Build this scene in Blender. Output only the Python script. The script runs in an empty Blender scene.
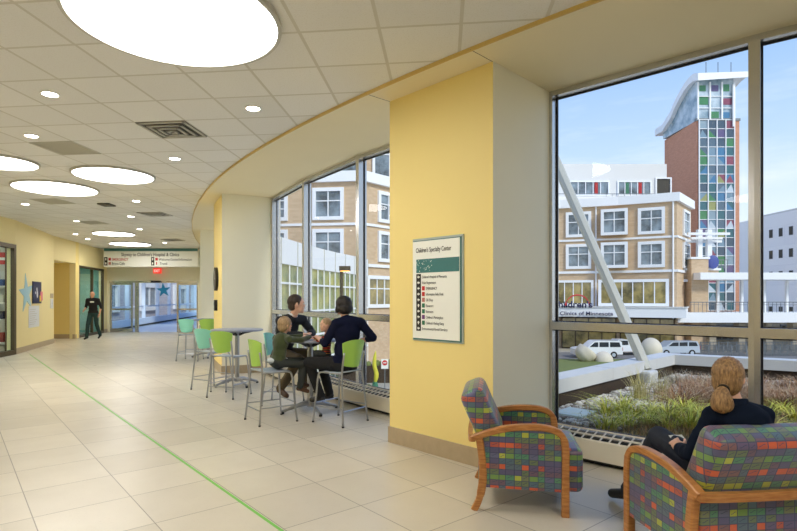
import bpy, bmesh, math, random
from mathutils import Vector, Matrix, noise
rnd = random.Random(7)
SC = bpy.context.scene
COL = SC.collection
pi = math.pi
EYE = 1.47; F = 536.0; CX = 385.0; HY = 298.0      # camera height and calibration
CEIL = 3.50
def at(px, py, Y):
    """point at depth Y seen at a pixel"""
    return Vector(((px-CX)/F*Y, Y, EYE+(HY-py)/F*Y))
# ------------------------------------------------------------ materials
def lin(c):
    def f(v):
        v = v/255.0
        return v/12.92 if v <= .04045 else ((v+.055)/1.055)**2.4
    return (f(c[0]), f(c[1]), f(c[2]), 1)
class N:
    """tiny node helper"""
    def __init__(s, m):
        s.t = m.node_tree; s.n = s.t.nodes; s.l = s.t.links
    def new(s, typ, **kw):
        n = s.n.new(typ)
        for k, v in kw.items(): setattr(n, k, v)
        return n
    def math(s, op, a, b=None, c=None):
        n = s.new('ShaderNodeMath', operation=op)
        for i, v in enumerate((a, b, c)):
            if v is None: continue
            if hasattr(v, 'links') or hasattr(v, 'is_linked'): s.l.new(v, n.inputs[i])
            else: n.inputs[i].default_value = v
        return n.outputs[0]
    def dot(s, v, w):
        n = s.new('ShaderNodeVectorMath', operation='DOT_PRODUCT'); s.l.new(v, n.inputs[0]); n.inputs[1].default_value = w
        return n.outputs['Value']
    def comb(s, x, y, z=0.0):
        n = s.new('ShaderNodeCombineXYZ')
        for i, v in enumerate((x, y, z)):
            if hasattr(v, 'is_linked'): s.l.new(v, n.inputs[i])
            else: n.inputs[i].default_value = v
        return n.outputs[0]
    def mix(s, f, a, b, mode='MIX'):
        n = s.new('ShaderNodeMix', data_type='RGBA', blend_type=mode)
        for i, v in ((0, f), (6, a), (7, b)):
            if hasattr(v, 'is_linked'): s.l.new(v, n.inputs[i])
            else: n.inputs[i].default_value = v
        return n.outputs[2]
    def noise(s, vec, scale, detail=3, rough=.5):
        n = s.new('ShaderNodeTexNoise'); n.inputs['Scale'].default_value = scale; n.inputs['Detail'].default_value = detail
        n.inputs['Roughness'].default_value = rough
        if vec is not None: s.l.new(vec, n.inputs['Vector'])
        return n.outputs['Fac']
    def ramp(s, fac, stops, interp='LINEAR'):
        n = s.new('ShaderNodeValToRGB'); r = n.color_ramp; r.interpolation = interp
        while len(r.elements) < len(stops): r.elements.new(.5)
        for e, (p, c) in zip(r.elements, stops): e.position = p; e.color = c
        s.l.new(fac, n.inputs[0]); return n.outputs[0]
def mat(name, col, rough=.5, metal=0, var=.06, vscale=8, spec=.5, emit=None, es=0, bump=0, bscale=60, coat=0, sheen=0):
    m = bpy.data.materials.new(name); m.use_nodes = True
    k = N(m); b = k.n['Principled BSDF']
    c = lin(col)
    if var:
        tc = k.new('ShaderNodeTexCoord')
        f = k.noise(tc.outputs['Object'], vscale)
        lo = tuple(v*(1-var) for v in c[:3])+(1,); hi = tuple(min(1, v*(1+var)) for v in c[:3])+(1,)
        k.l.new(k.mix(f, lo, hi), b.inputs['Base Color'])
        if bump:
            bn = k.new('ShaderNodeBump'); bn.inputs['Strength'].default_value = bump; bn.inputs['Distance'].default_value = .01
            k.l.new(k.noise(tc.outputs['Object'], bscale, 4), bn.inputs['Height']); k.l.new(bn.outputs[0], b.inputs['Normal'])
    else: b.inputs['Base Color'].default_value = c
    b.inputs['Roughness'].default_value = rough; b.inputs['Metallic'].default_value = metal
    b.inputs['Specular IOR Level'].default_value = spec
    b.inputs['Coat Weight'].default_value = coat
    b.inputs['Sheen Weight'].default_value = sheen
    if emit:
        b.inputs['Emission Color'].default_value = lin(emit); b.inputs['Emission Strength'].default_value = es
    return m
def grid_mat(name, yaw, t, a, b, kind):
    m = bpy.data.materials.new(name); m.use_nodes = True
    k = N(m); bs = k.n['Principled BSDF']
    g = k.new('ShaderNodeNewGeometry').outputs['Position']
    cy, sy = math.cos(yaw), math.sin(yaw)
    i = k.math('SUBTRACT', k.dot(g, (cy/t, -sy/t, 0)), a); j = k.math('SUBTRACT', k.dot(g, (sy/t, cy/t, 0)), b)
    def edge(v):
        f = k.math('FRACT', v); return k.math('MINIMUM', f, k.math('SUBTRACT', 1.0, f))
    e = k.math('MINIMUM', edge(i), edge(j))
    cell = k.comb(k.math('FLOOR', i), k.math('FLOOR', j))
    wn = k.new('ShaderNodeTexWhiteNoise'); k.l.new(cell, wn.inputs['Vector']); wv = wn.outputs['Value']
    if kind == 'ceiling':
        base = k.mix(wv, lin((224, 224, 222)), lin((232, 232, 230)))
        sp = k.noise(g, 90, 2)
        base = k.mix(k.math('MULTIPLY', k.math('GREATER_THAN', sp, .60), .25), base, lin((196, 190, 178)))
        line = k.math('LESS_THAN', e, .022)
        k.l.new(k.mix(line, base, lin((204, 202, 194))), bs.inputs['Base Color'])
        groove = k.math('MULTIPLY', k.math('LESS_THAN', k.math('ABSOLUTE', k.math('SUBTRACT', e, .027)), .006), -1.0)
        bn = k.new('ShaderNodeBump'); bn.inputs['Strength'].default_value = .5; bn.inputs['Distance'].default_value = .01
        k.l.new(groove, bn.inputs['Height']); k.l.new(bn.outputs[0], bs.inputs['Normal'])
        bs.inputs['Roughness'].default_value = .9
    else:
        base = k.mix(wv, lin((204, 196, 178)), lin((220, 212, 194)))
        mp = k.new('ShaderNodeVectorMath', operation='ADD'); k.l.new(g, mp.inputs[0]); k.l.new(wn.outputs['Color'], mp.inputs[1])
        ms = k.new('ShaderNodeVectorMath', operation='MULTIPLY'); k.l.new(mp.outputs[0], ms.inputs[0]); ms.inputs[1].default_value = (1, 1, 1)
        n1 = k.noise(ms.outputs[0], 2.2, 5, .6)
        base = k.mix(k.math('MULTIPLY', n1, .55), base, lin((186, 177, 158)))
        n2 = k.noise(g, 60, 2)
        base = k.mix(k.math('MULTIPLY', k.math('GREATER_THAN', n2, .66), .12), base, lin((150, 138, 116)))
        line = k.math('LESS_THAN', e, .0055)
        k.l.new(k.mix(k.math('MULTIPLY', line, .8), base, lin((120, 112, 96))), bs.inputs['Base Color'])
        k.l.new(k.math('ADD', k.math('MULTIPLY', n1, .2), .22), bs.inputs['Roughness'])
        bs.inputs['Specular IOR Level'].default_value = .45
    return m
M = {}
M['ceiling'] = grid_mat('ceiling_tile', .108, .6133, -1.783, 6.525, 'ceiling')
M['floor'] = grid_mat('stone_tile', -.683, .609, 3.715, 6.012, 'floor')
M['yellow'] = mat('yellow_paint', (240, 218, 142), .6, var=.02, vscale=2)
M['cream'] = mat('cream_paint', (244, 239, 214), .6, var=.02, vscale=2)
M['wall'] = mat('pale_yellow_paint', (237, 222, 166), .6, var=.02, vscale=2)
M['soffit'] = mat('soffit_paint', (236, 224, 188), .6, var=.02, vscale=2)
M['trimgold'] = mat('soffit_trim_paint', (214, 184, 110), .5, var=.02)
M['white_wall'] = mat('white_paint', (232, 230, 220), .6, var=.02)
M['base'] = mat('stone_base', (178, 160, 130), .4, var=.12, vscale=14)
M['alu'] = mat('anodised_aluminium', (206, 206, 206), .26, metal=.85, var=.03)
M['alu_dark'] = mat('black_gasket', (24, 24, 28), .5, var=0)
M['bronze'] = mat('dark_bronze', (88, 78, 60), .4, metal=.6, var=.04)
M['black'] = mat('black_plastic', (22, 22, 22), .5, var=0)
M['white'] = mat('white_plastic', (238, 238, 232), .45, var=.02)
M['lens'] = mat('lamp_lens', (255, 255, 255), .4, var=0, emit=(252, 249, 246), es=13.2)
M['lens_small'] = mat('lamp_lens_bright', (255, 255, 255), .4, var=0, emit=(255, 248, 238), es=40.0)
M['ring'] = mat('lamp_rim', (196, 194, 186), .4, metal=.3, var=.02)
M['vent'] = mat('vent_grey', (188, 186, 176), .5, metal=.2, var=.03)
M['ventdark'] = mat('vent_shadow_gap', (84, 82, 74), .7, var=0)
M['grille'] = mat('return_grille', (192, 190, 178), .7, var=.05, vscale=120)
M['radiator'] = mat('radiator_enamel', (224, 216, 196), .4, var=.03)
M['green_tape'] = mat('green_tape', (112, 190, 70), .4, var=.04)
M['chrome'] = mat('satin_steel', (176, 178, 182), .28, metal=.9, var=.03)
M['stool_green'] = mat('green_plastic', (166, 210, 92), .35, var=.04, vscale=3)
M['stool_aqua'] = mat('aqua_plastic', (140, 218, 200), .35, var=.04, vscale=3)
M['stool_seat'] = mat('grey_seat', (178, 190, 205), .35, var=.04)
M['tabletop'] = mat('blue_grey_laminate', (150, 156, 172), .3, var=.05, vscale=40)
M['wood'] = mat('maple_wood', (196, 132, 66), .35, var=.25, vscale=6)
def wood():
    m = M['wood']; k = N(m); b = k.n['Principled BSDF']
    tc = k.new('ShaderNodeTexCoord'); mp = k.new('ShaderNodeMapping'); mp.inputs['Scale'].default_value = (4, 4, 30)
    k.l.new(tc.outputs['Object'], mp.inputs[0])
    n = k.noise(mp.outputs[0], 3, 4)
    k.l.new(k.ramp(n, [(.3, lin((158, 100, 50))), (.7, lin((196, 138, 78)))]), b.inputs['Base Color'])
wood()
def glass_mat(name, tint=(255, 255, 255), refl=.7):
    m = bpy.data.materials.new(name); m.use_nodes = True; k = N(m)
    k.n.remove(k.n['Principled BSDF']); out = k.n['Material Output']
    tr = k.new('ShaderNodeBsdfTransparent'); tr.inputs[0].default_value = lin(tint)
    gl = k.new('ShaderNodeBsdfGlossy'); gl.inputs['Roughness'].default_value = 0.0
    fr = k.new('ShaderNodeFresnel'); fr.inputs['IOR'].default_value = 1.4
    gm = k.new('ShaderNodeNewGeometry'); mx = k.new('ShaderNodeMixShader'); k.l.new(k.math('MULTIPLY', k.math('MULTIPLY', fr.outputs[0], refl), k.math('SUBTRACT', 1.0, gm.outputs['Backfacing'])), mx.inputs[0])
    k.l.new(tr.outputs[0], mx.inputs[1]); k.l.new(gl.outputs[0], mx.inputs[2]); k.l.new(mx.outputs[0], out.inputs[0])
    return m
M['glass'] = glass_mat('window_glass', (250, 252, 250))
M['glass_in'] = glass_mat('door_glass', (236, 246, 250))
def fabric_mat():
    m = bpy.data.materials.new('patchwork_fabric'); m.use_nodes = True; k = N(m); b = k.n['Principled BSDF']
    uv = k.new('ShaderNodeUVMap').outputs[0]
    sep = k.new('ShaderNodeSeparateXYZ'); k.l.new(uv, sep.inputs[0])
    u = k.math('DIVIDE', sep.outputs[0], .052); v = k.math('DIVIDE', sep.outputs[1], .037)
    # uneven cell widths: every row shifts a little
    row = k.math('FLOOR', v)
    rw = k.new('ShaderNodeTexWhiteNoise', noise_dimensions='1D'); k.l.new(row, rw.inputs['W'])
    u = k.math('ADD', u, k.math('MULTIPLY', k.math('SINE', k.math('MULTIPLY', u, 2.6)), .10))
    cu = k.math('FLOOR', u)
    wn = k.new('ShaderNodeTexWhiteNoise'); k.l.new(k.comb(cu, row), wn.inputs['Vector'])
    A = k.ramp(wn.outputs['Value'], [(0, lin((214, 96, 48))), (.4, lin((96, 84, 120))), (.55, lin((186, 84, 56))), (.75, lin((130, 92, 92))), (.9, lin((84, 106, 120)))], 'CONSTANT')
    B = k.ramp(wn.outputs['Value'], [(0, lin((116, 156, 72))), (.3, lin((182, 190, 60))), (.48, lin((78, 142, 104))), (.75, lin((120, 128, 90))), (.88, lin((96, 100, 134)))], 'CONSTANT')
    Cc = k.ramp(wn.outputs['Value'], [(0, lin((86, 84, 122))), (.3, lin((76, 106, 122))), (.55, lin((104, 122, 84))), (.8, lin((110, 84, 104)))], 'CONSTANT')
    r3 = k.math('MODULO', k.math('ADD', row, 600.0), 4.0)
    c = k.mix(k.math('LESS_THAN', r3, .5), Cc, A)
    c = k.mix(k.math('COMPARE', r3, 2.0, .6), c, B)
    def edge(x):
        f = k.math('FRACT', x); return k.math('MINIMUM', f, k.math('SUBTRACT', 1.0, f))
    ln = k.math('MAXIMUM', k.math('LESS_THAN', edge(u), .05), k.math('LESS_THAN', edge(v), .06))
    # small hooked pen strokes within the cells
    fu = k.math('FRACT', u); fv = k.math('FRACT', v)
    st = k.math('COMPARE', k.math('ADD', fv, k.math('MULTIPLY', k.math('SINE', k.math('MULTIPLY', fu, 6.28)), .15)), k.math('ADD', .3, k.math('MULTIPLY', wn.outputs['Value'], .4)), .05)
    st = k.math('MULTIPLY', st, k.math('GREATER_THAN', wn.outputs['Value'], .35))
    st = k.math('MULTIPLY', st, k.math('LESS_THAN', k.math('ABSOLUTE', k.math('SUBTRACT', fu, .5)), .3))
    c = k.mix(k.math('MULTIPLY', k.math('MAXIMUM', ln, st), .9), c, lin((46, 58, 96)))
    g = k.noise(uv, 900, 1)
    c = k.mix(k.math('MULTIPLY', g, .2), c, lin((110, 112, 130)))
    k.l.new(c, b.inputs['Base Color']); b.inputs['Roughness'].default_value = .42; b.inputs['Sheen Weight'].default_value = .2
    return m
M['fabric'] = fabric_mat()
# ------------------------------------------------------------ mesh helper
def frame_of(d, up=Vector((0, 0, 1))):
    z = Vector(d).normalized()
    x = up.cross(z)
    if x.length < 1e-4: x = Vector((1, 0, 0)).cross(z)
    x.normalize(); y = z.cross(x); return x, y, z
class MB:
    def __init__(s): s.bm = bmesh.new(); s.mi = 0
    def _tag(s, faces):
        for f in faces: f.material_index = s.mi
    def box(s, c, size, rz=0.0, bev=0.0, mtx=None):
        r = bmesh.ops.create_cube(s.bm, size=1.0); vs = r['verts']
        T = (mtx or (Matrix.Translation(Vector(c)) @ Matrix.Rotation(rz, 4, 'Z'))) @ Matrix.Diagonal((size[0], size[1], size[2], 1))
        bmesh.ops.transform(s.bm, matrix=T, verts=vs)
        fs = list({f for v in vs for f in v.link_faces}); s._tag(fs)
        if bev:
            es = list({e for v in vs for e in v.link_edges})
            q = bmesh.ops.bevel(s.bm, geom=es, offset=bev, segments=2, affect='EDGES', profile=.6); s._tag(q['faces'])
        return s
    def boxab(s, a, b): # axis aligned by corners
        a = Vector(a); b = Vector(b); return s.box((a+b)/2, [abs(b[i]-a[i]) for i in range(3)])
    def wallseg(s, p, q, z0, z1, th, side=1):
        """slab from p to q (2D) whose face is the line, thickness th to the right (side=1) or left"""
        p = Vector(p[:2]); q = Vector(q[:2]); d = (q-p).normalized(); n = Vector((d.y, -d.x))*side*th
        return s.prism([p, q, q+n, p+n], z0, z1)
    def prism(s, poly, z0, z1):
        vb = [s.bm.verts.new((p[0], p[1], z0)) for p in poly]; vt = [s.bm.verts.new((p[0], p[1], z1)) for p in poly]
        n = len(poly); fs = []
        fs.append(s.bm.faces.new(vb[::-1])); fs.append(s.bm.faces.new(vt))
        for i in range(n): fs.append(s.bm.faces.new((vb[i], vb[(i+1) % n], vt[(i+1) % n], vt[i])))
        s._tag(fs); return s
    def strip(s, A, B, z0, z1):
        """solid band between two matching polylines"""
        n = len(A); g = []
        for P in (A, B):
            for z in (z0, z1): g.append([s.bm.verts.new((p[0], p[1], z)) for p in P])
        a0, a1, b0, b1 = g; fs = []
        for i in range(n-1):
            for l, r in ((a0, b0), (b1, a1), (a1, a0), (b0, b1)): fs.append(s.bm.faces.new((l[i], l[i+1], r[i+1], r[i])))
        for i in (0, n-1): fs.append(s.bm.faces.new((a0[i], a1[i], b1[i], b0[i])))
        s._tag(fs); return s
    def extr(s, poly, axis_o, ax, ay, az, th):
        """polygon (u,v) in plane ax,ay at axis_o, extruded th along az"""
        o = Vector(axis_o); ax = Vector(ax); ay = Vector(ay); az = Vector(az)
        A = [s.bm.verts.new(o+ax*u+ay*v) for u, v in poly]; B = [s.bm.verts.new(o+ax*u+ay*v+az*th) for u, v in poly]
        n = len(poly); fs = [s.bm.faces.new(A[::-1]), s.bm.faces.new(B)]
        for i in range(n): fs.append(s.bm.faces.new((A[i], A[(i+1) % n], B[(i+1) % n], B[i])))
        s._tag(fs); return s
    def tube(s, pts, r, seg=8, cap=True, flat=1.0):
        pts = [Vector(p) for p in pts]; rings = []; fs = []
        px = None
        for i, p in enumerate(pts):
            d = (pts[min(i+1, len(pts)-1)]-pts[max(i-1, 0)])
            rr = r[i] if isinstance(r, (list, tuple)) else r
            x, y, z = frame_of(d)
            if px is not None:
                x = (px - z*px.dot(z)).normalized(); y = z.cross(x)
            px = x
            rings.append([s.bm.verts.new(p + (x*math.cos(2*pi*k/seg) + y*math.sin(2*pi*k/seg)*flat)*rr) for k in range(seg)])
        for a, b in zip(rings, rings[1:]):
            for k in range(seg): fs.append(s.bm.faces.new((a[k], a[(k+1) % seg], b[(k+1) % seg], b[k])))
        if cap: fs.append(s.bm.faces.new(rings[0][::-1])); fs.append(s.bm.faces.new(rings[-1]))
        s._tag(fs); return s
    def cyl(s, c, r, h, seg=32, r2=None):
        c = Vector(c); return s.tube([c, c+Vector((0, 0, h))], [r, r if r2 is None else r2], seg)
    def ell(s, c, rad, rot=None, seg=16, rings=10):
        r = bmesh.ops.create_uvsphere(s.bm, u_segments=seg, v_segments=rings, radius=1)
        T = Matrix.Translation(Vector(c)) @ (rot.to_4x4() if rot else Matrix()) @ Matrix.Diagonal((*rad, 1))
        bmesh.ops.transform(s.bm, matrix=T, verts=r['verts'])
        s._tag({f for v in r['verts'] for f in v.link_faces}); return s
    def cap(s, p, q, r1, r2=None, seg=12, flat=None):
        r2 = r1 if r2 is None else r2; p = Vector(p); q = Vector(q)
        s.ell(p, (r1,)*3, seg=seg, rings=8); s.ell(q, (r2,)*3, seg=seg, rings=8)
        if (q-p).length > 1e-4: s.tube([p, q], [r1, r2], seg)
        return s
    def quad(s, a, b, c, d):
        s._tag([s.bm.faces.new([s.bm.verts.new(Vector(v)) for v in (a, b, c, d)])]); return s
    def build(s, name, m, parent=None, smooth=False, loc=None, uv=False):
        bm = s.bm; bmesh.ops.recalc_face_normals(bm, faces=bm.faces)
        if uv:
            L = bm.loops.layers.uv.new('UVMap')
            for f in bm.faces:
                n = f.normal; ax = max(range(3), key=lambda i: abs(n[i]))
                for l in f.loops:
                    c = l.vert.co; l[L].uv = {0: (c.y, c.z), 1: (c.x, c.z), 2: (c.x, c.y)}[ax]
        me = bpy.data.meshes.new(name); bm.to_mesh(me); bm.free()
        for x in (m if isinstance(m, (list, tuple)) else [m]): me.materials.append(M[x] if isinstance(x, str) else x)
        if smooth:
            for p in me.polygons: p.use_smooth = True
            if smooth == 'auto':
                try: me.set_sharp_from_angle(angle=math.radians(40))
                except Exception: pass
        o = bpy.data.objects.new(name, me); COL.objects.link(o)
        if parent: o.parent = parent
        if loc: o.location = loc
        return o
def thing(name, label, cat, loc=(0, 0, 0), rz=0.0, group=None):
    o = bpy.data.objects.new(name, None); COL.objects.link(o); o.empty_display_size = .1
    o.location = loc; o.rotation_euler = (0, 0, rz); return tag(o, label, cat, group)
def tag(o, label=None, cat=None, group=None, kind=None):
    if label: o['label'] = label
    if cat: o['category'] = cat
    if group: o['group'] = group
    if kind: o['kind'] = kind
    return o
def struct(o): o['kind'] = 'structure'; return o
def dup(root, loc=None, rz=None, label=None, group=None, mats=None, scale=None):
    r = root.copy(); COL.objects.link(r)
    if loc is not None: r.location = loc
    if rz is not None: r.rotation_euler = (0, 0, rz)
    if label: r['label'] = label
    if group: r['group'] = group
    if scale: r.scale = scale
    def kids(a, b):
        for ch in list(a.children):
            c = ch.copy(); COL.objects.link(c); c.parent = b; kids(ch, c)
    kids(root, r)
    return r
def text(body, parent, m, x, z, y=-.004, height=None, width=None, align='LEFT', name='lettering', ext=.001, bold=0):
    """writing on a face whose right is +X, up +Z and front -Y (local)"""
    cu = bpy.data.curves.new('t', 'FONT'); cu.body = body; cu.size = 1; cu.extrude = 0; cu.offset = bold; cu.resolution_u = 3
    o = bpy.data.objects.new('t', cu); COL.objects.link(o)
    bpy.context.view_layer.update()
    me = bpy.data.meshes.new_from_object(o.evaluated_get(bpy.context.evaluated_depsgraph_get()))
    bpy.data.objects.remove(o)
    xs = [v.co.x for v in me.vertices]; w = max(xs)-min(xs); x0 = min(xs)
    sz = height if height else width/w
    sx = width/w if width else sz
    off = {'LEFT': 0, 'CENTER': -w/2, 'RIGHT': -w}[align]
    for v in me.vertices:
        v.co = Vector(((v.co.x-x0+off)*sx+x, y, v.co.y*sz+z))
    bm = bmesh.new(); bm.from_mesh(me)
    r = bmesh.ops.extrude_face_region(bm, geom=bm.faces[:])
    bmesh.ops.translate(bm, vec=(0, ext, 0), verts=[v for v in r['geom'] if isinstance(v, bmesh.types.BMVert)])
    bmesh.ops.recalc_face_normals(bm, faces=bm.faces); bm.to_mesh(me); bm.free()
    me.materials.clear(); me.materials.append(M[m])
    ob = bpy.data.objects.new(name, me); COL.objects.link(ob); ob.parent = parent; return ob
# ------------------------------------------------------------ room paths
CC = Vector((16.12, 19.55)); R0 = 21.67
def arc(deg, off=0.0):
    a = math.radians(deg); return Vector((CC.x+(R0-off)*math.cos(a), CC.y+(R0-off)*math.sin(a)))
EDGE = [arc(d) for d in [252-1.0*i for i in range(47)]] + [Vector(p) for p in ((-3.86, 11.1), (-4.38, 12.3), (-5.05, 14.0), (-5.72, 15.9), (-6.4, 18.1), (-7.08, 20.6), (-7.66, 23.0))]
def offs(P, d):
    out = []
    for i, p in enumerate(P):
        t = (P[min(i+1, len(P)-1)]-P[max(i-1, 0)]).normalized(); out.append(p + Vector((t.y, -t.x))*d)
    return out
WP = offs(EDGE, 1.45)
def onpath(P, k0, k1): return P[k0:k1]
# floor / ceiling outline
OUT = WP + [Vector((-12.0, 23.0)), Vector((-15, 23)), Vector((-15, 8)), Vector((-9.4, 8)), Vector((-9.4, -5.2)), Vector((8.7, -5.2))]
struct(MB().prism(OUT, -.25, 0).build('floor', 'floor'))
struct(MB().prism(OUT, CEIL, CEIL+.5).build('ceiling', 'ceiling'))
# curved soffit over the windows with its thin edge trim
s_ = MB(); s_.strip(offs(EDGE, .012), offs(EDGE, 1.45), CEIL-.022, CEIL+.01)
struct(s_.build('ceiling_soffit', 'soffit'))
t_ = MB(); t_.strip(offs(EDGE, 0), offs(EDGE, .014), CEIL-.032, CEIL+.005)
struct(t_.build('trim_1', 'trimgold'))
# soffit joints at the column (fine line)
for d in (224.6, 221.2): 
    a, b = arc(d, -.002), arc(d, .31)
    struct(MB().wallseg(a, b, CEIL-.024, CEIL-.0215, .004).build('trim_2', 'bronze'))
# columns : (deg right, deg left)
def column(dr, dl, n, k=1):
    A0, A1 = arc(dr, .31), arc(dl, .31); B0, B1 = arc(dr, 1.29), arc(dl, 1.29)
    m = MB(); H = CEIL-.022
    m.prism([A0, A1, B1, B0], 0, H)
    bm = m.bm; bm.faces.ensure_lookup_table()
    # yellow on the room face, cream on the returns
    fc = Vector(((A0.x+A1.x)/2, (A0.y+A1.y)/2, H/2))
    for f in bm.faces: f.material_index = 0 if (f.calc_center_median()-fc).length < .05 else 1
    struct(m.build('wall_'+n, ['yellow', 'cream']))
    b = MB(); n3 = (arc(dr)-arc(dr, 1)).normalized()*.014
    b.prism([A0+n3, A1+n3, A1, A0], 0, .16)
    for P, Q in ((A0, B0), (A1, B1)):
        s = (P-A0 if P is A1 else P-A1).normalized()*.012
        b.prism([P+(n3 if True else 0), P+s+n3, Q+s, Q], 0, .16)
    struct(b.build('baseboard_'+n, 'base'))
column(224.62, 221.2, 'column'); column(205.65, 201.9, 'column'); column(241.9, 238.4, 'column')
# solid wall past the last bay, out of frame
struct(MB().strip([arc(d, .31) for d in (252, 248, 245, 241.9)], [arc(d, .6) for d in (252, 248, 245, 241.9)], 0, CEIL).build('wall_right', 'yellow'))
e0 = arc(252, .31)
struct(MB().wallseg((e0.x, -5.1), (e0.x, e0.y+.3), 0, CEIL, .2).build('wall_side', 'wall'))
struct(MB().boxab((-9.2, -5.2, 0), (e0.x+.2, -5.0, CEIL)).build('wall_back', 'wall'))
# far column and wall on the right of the corridor
fp = offs(EDGE, .31)
P3a, P3b = Vector((-5.43, 15.75)), Vector((-5.85, 17.2))
nn = Vector((.95, .28))
struct(MB().prism([P3a, P3b, P3b+nn*1.1, P3a+nn*1.1], 0, CEIL-.022).build('wall_far_column', 'cream'))
struct(MB().prism([P3b, Vector((-7.72, 23)), Vector((-7.4, 23.1)), P3b+nn*.3], 0, CEIL-.022).build('wall_far_right', 'cream'))
# ------------------------------------------------------------ window bays
ZS, ZT0, ZT1, ZH = .24, 1.165, 1.24, CEIL-.022
win_n = [0]
def bay(pts_deg=None, pts=None):
    """window wall with one pane per span; pts go left to right along the wall"""
    P = pts if pts else [arc(d, 1.27) for d in pts_deg]
    for i in range(len(P)-1):
        win_n[0] += 1
        a, b = P[i], P[i+1]; d = (b-a); L = d.length; rz = math.atan2(d.y, d.x)
        root = bpy.data.objects.new('window_%d' % win_n[0], None); COL.objects.link(root); struct(root)
        root.location = (a.x, a.y, 0); root.rotation_euler = (0, 0, rz)
        # local x along the wall (to the right seen from the room), -y to the room
        f = MB(); D = .14
        w0 = .038
        f.boxab((0, 0, .0), (w0, D, ZH)); f.boxab((L-w0, 0, .0), (L, D, ZH))
        f.boxab((w0, 0, ZH-.05), (L-w0, D, ZH)); f.boxab((w0, 0, ZT0), (L-w0, D, ZT1)); f.boxab((w0, 0, ZS-.06), (L-w0, D, ZS)); f.boxab((w0, .01, 0), (L-w0, D, ZS-.06))
        f.build('window_frame', 'alu', root)
        g = MB()
        for z0, z1 in ((ZS, ZT0), (ZT1, ZH-.05)):
            t = .014
            y0, y1 = .088, .104
            g.boxab((w0, y0, z0), (w0+t, y1, z1)); g.boxab((L-w0-t, y0, z0), (L-w0, y1, z1)); g.boxab((w0, y0, z1-t), (L-w0, y1, z1)); g.boxab((w0, y0, z0), (L-w0, y1, z0+t*.6))
        g.build('gasket', 'alu_dark', root)
        for z0, z1 in ((ZS, ZT0), (ZT1, ZH-.05)):
            MB().boxab((w0+.002, .092, z0+.002), (L-w0-.002, .098, z1-.002)).build('glass_pane', 'glass', root)
bay((205.68, 210.85, 215.95, 221.12)); bay((224.6, 229.29, 233.9, 238.4))
w3 = offs(EDGE[46:50], 1.2)
bay(pts=[P3a+nn*1.05, Vector((-3.55, 14.1)), Vector((-3.1, 12.3)), arc(202.0, 1.29)])
# radiators under the windows
def radiator(d0, d1, label):
    n = 14; ds = [d0+(d1-d0)*i/n for i in range(n+1)]
    root = thing('radiator', label, 'radiator')
    m = MB(); m.strip([arc(d, 1.06) for d in ds], [arc(d, 1.08) for d in ds], .045, .205)
    m.strip([arc(d, 1.06) for d in ds], [arc(d, 1.085) for d in ds], .205, .215)
    m.build('front_panel', 'radiator', root)
    # sloping slotted top
    t = MB(); v = []
    N_ = int(abs(d1-d0)*R0*pi/180/.085)
    for i in range(N_+1):
        d = d0+(d1-d0)*i/N_; a = arc(d, 1.075); b = arc(d, 1.24)
        t.tube([(a.x, a.y, .212), (b.x, b.y, .262)], .009, 4)
    for o, z in ((1.075, .212), (1.16, .238), (1.245, .264)):
        t.tube([(arc(d, o).x, arc(d, o).y, z) for d in ds], .011, 4)
    t.build('top_grille', 'radiator', root)
    MB().strip([arc(d, 1.10) for d in ds], [arc(d, 1.25) for d in ds], .12, .18).build('heating_element', 'ventdark', root)
    MB().strip([arc(d, 1.12) for d in ds], [arc(d, 1.14) for d in ds], 0, .05).build('toe_panel', 'alu_dark', root)
radiator(206.0, 220.9, 'cream slotted radiator casing under the window behind the family')
radiator(224.85, 238.2, 'cream slotted radiator casing under the window beside the armchairs')
# ------------------------------------------------------------ left wall
W0 = Vector((-9.64, 13.97)); W1 = Vector((-10.84, 17.55)); W2 = Vector((-11.2, 19.4)); W2b = Vector((-11.27, 19.75)); W3 = Vector((-11.85, 22.6)); W4 = Vector((-11.93, 23.0))
SH0 = Vector((-9.15, 10.6))
wl = MB()
wl.wallseg((-9.0, -5), (-9.0, 8.2), 0, CEIL, .2, -1); wl.wallseg((-9.0, 8.2), SH0, 0, CEIL, .2, -1)
wl.wallseg(SH0, W0, 2.86, CEIL, .2, -1)
wl.wallseg(W0, W1, 0, CEIL, .2, -1)
wl.wallseg(W1, W2, 2.72, CEIL, .2, -1)
wl.wallseg(W2, W2b, 0, CEIL, .2, -1)
wl.wallseg(W2b, W3, 2.68, CEIL, .2, -1)
wl.wallseg(W3, W4, 0, CEIL, .2, -1)
struct(wl.build('wall_left', 'wall'))
# alcove
al = MB(); A_, B_ = W1+Vector((-.19, -.04)), W2+Vector((-.1, 0))
al.boxab((-13.6, 19.4, 0), (-11.2, 19.6, CEIL)); al.boxab((-13.6, 17.0, 0), (-13.4, 19.5, CEIL)); al.boxab((-13.5, 17.35, 0), (-11.05, 17.5, CEIL))
struct(al.build('wall_alcove', 'yellow'))
struct(MB().boxab((-13.4, 19.38, 0), (-11.22, 19.4, .16)).build('baseboard_alcove', 'base'))
struct(MB().prism([(-13.4, 17.5), (-11.03, 17.5), (-11.38, 19.4), (-13.4, 19.4)], 2.74, 2.8).build('ceiling_alcove', 'cream'))
bb = MB()
for p, q in ((W0, W1), (W2, W2b), (W3, W4)): bb.wallseg(p, q, 0, .15, .014, 1)
struct(bb.build('baseboard_left', 'base'))
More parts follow.
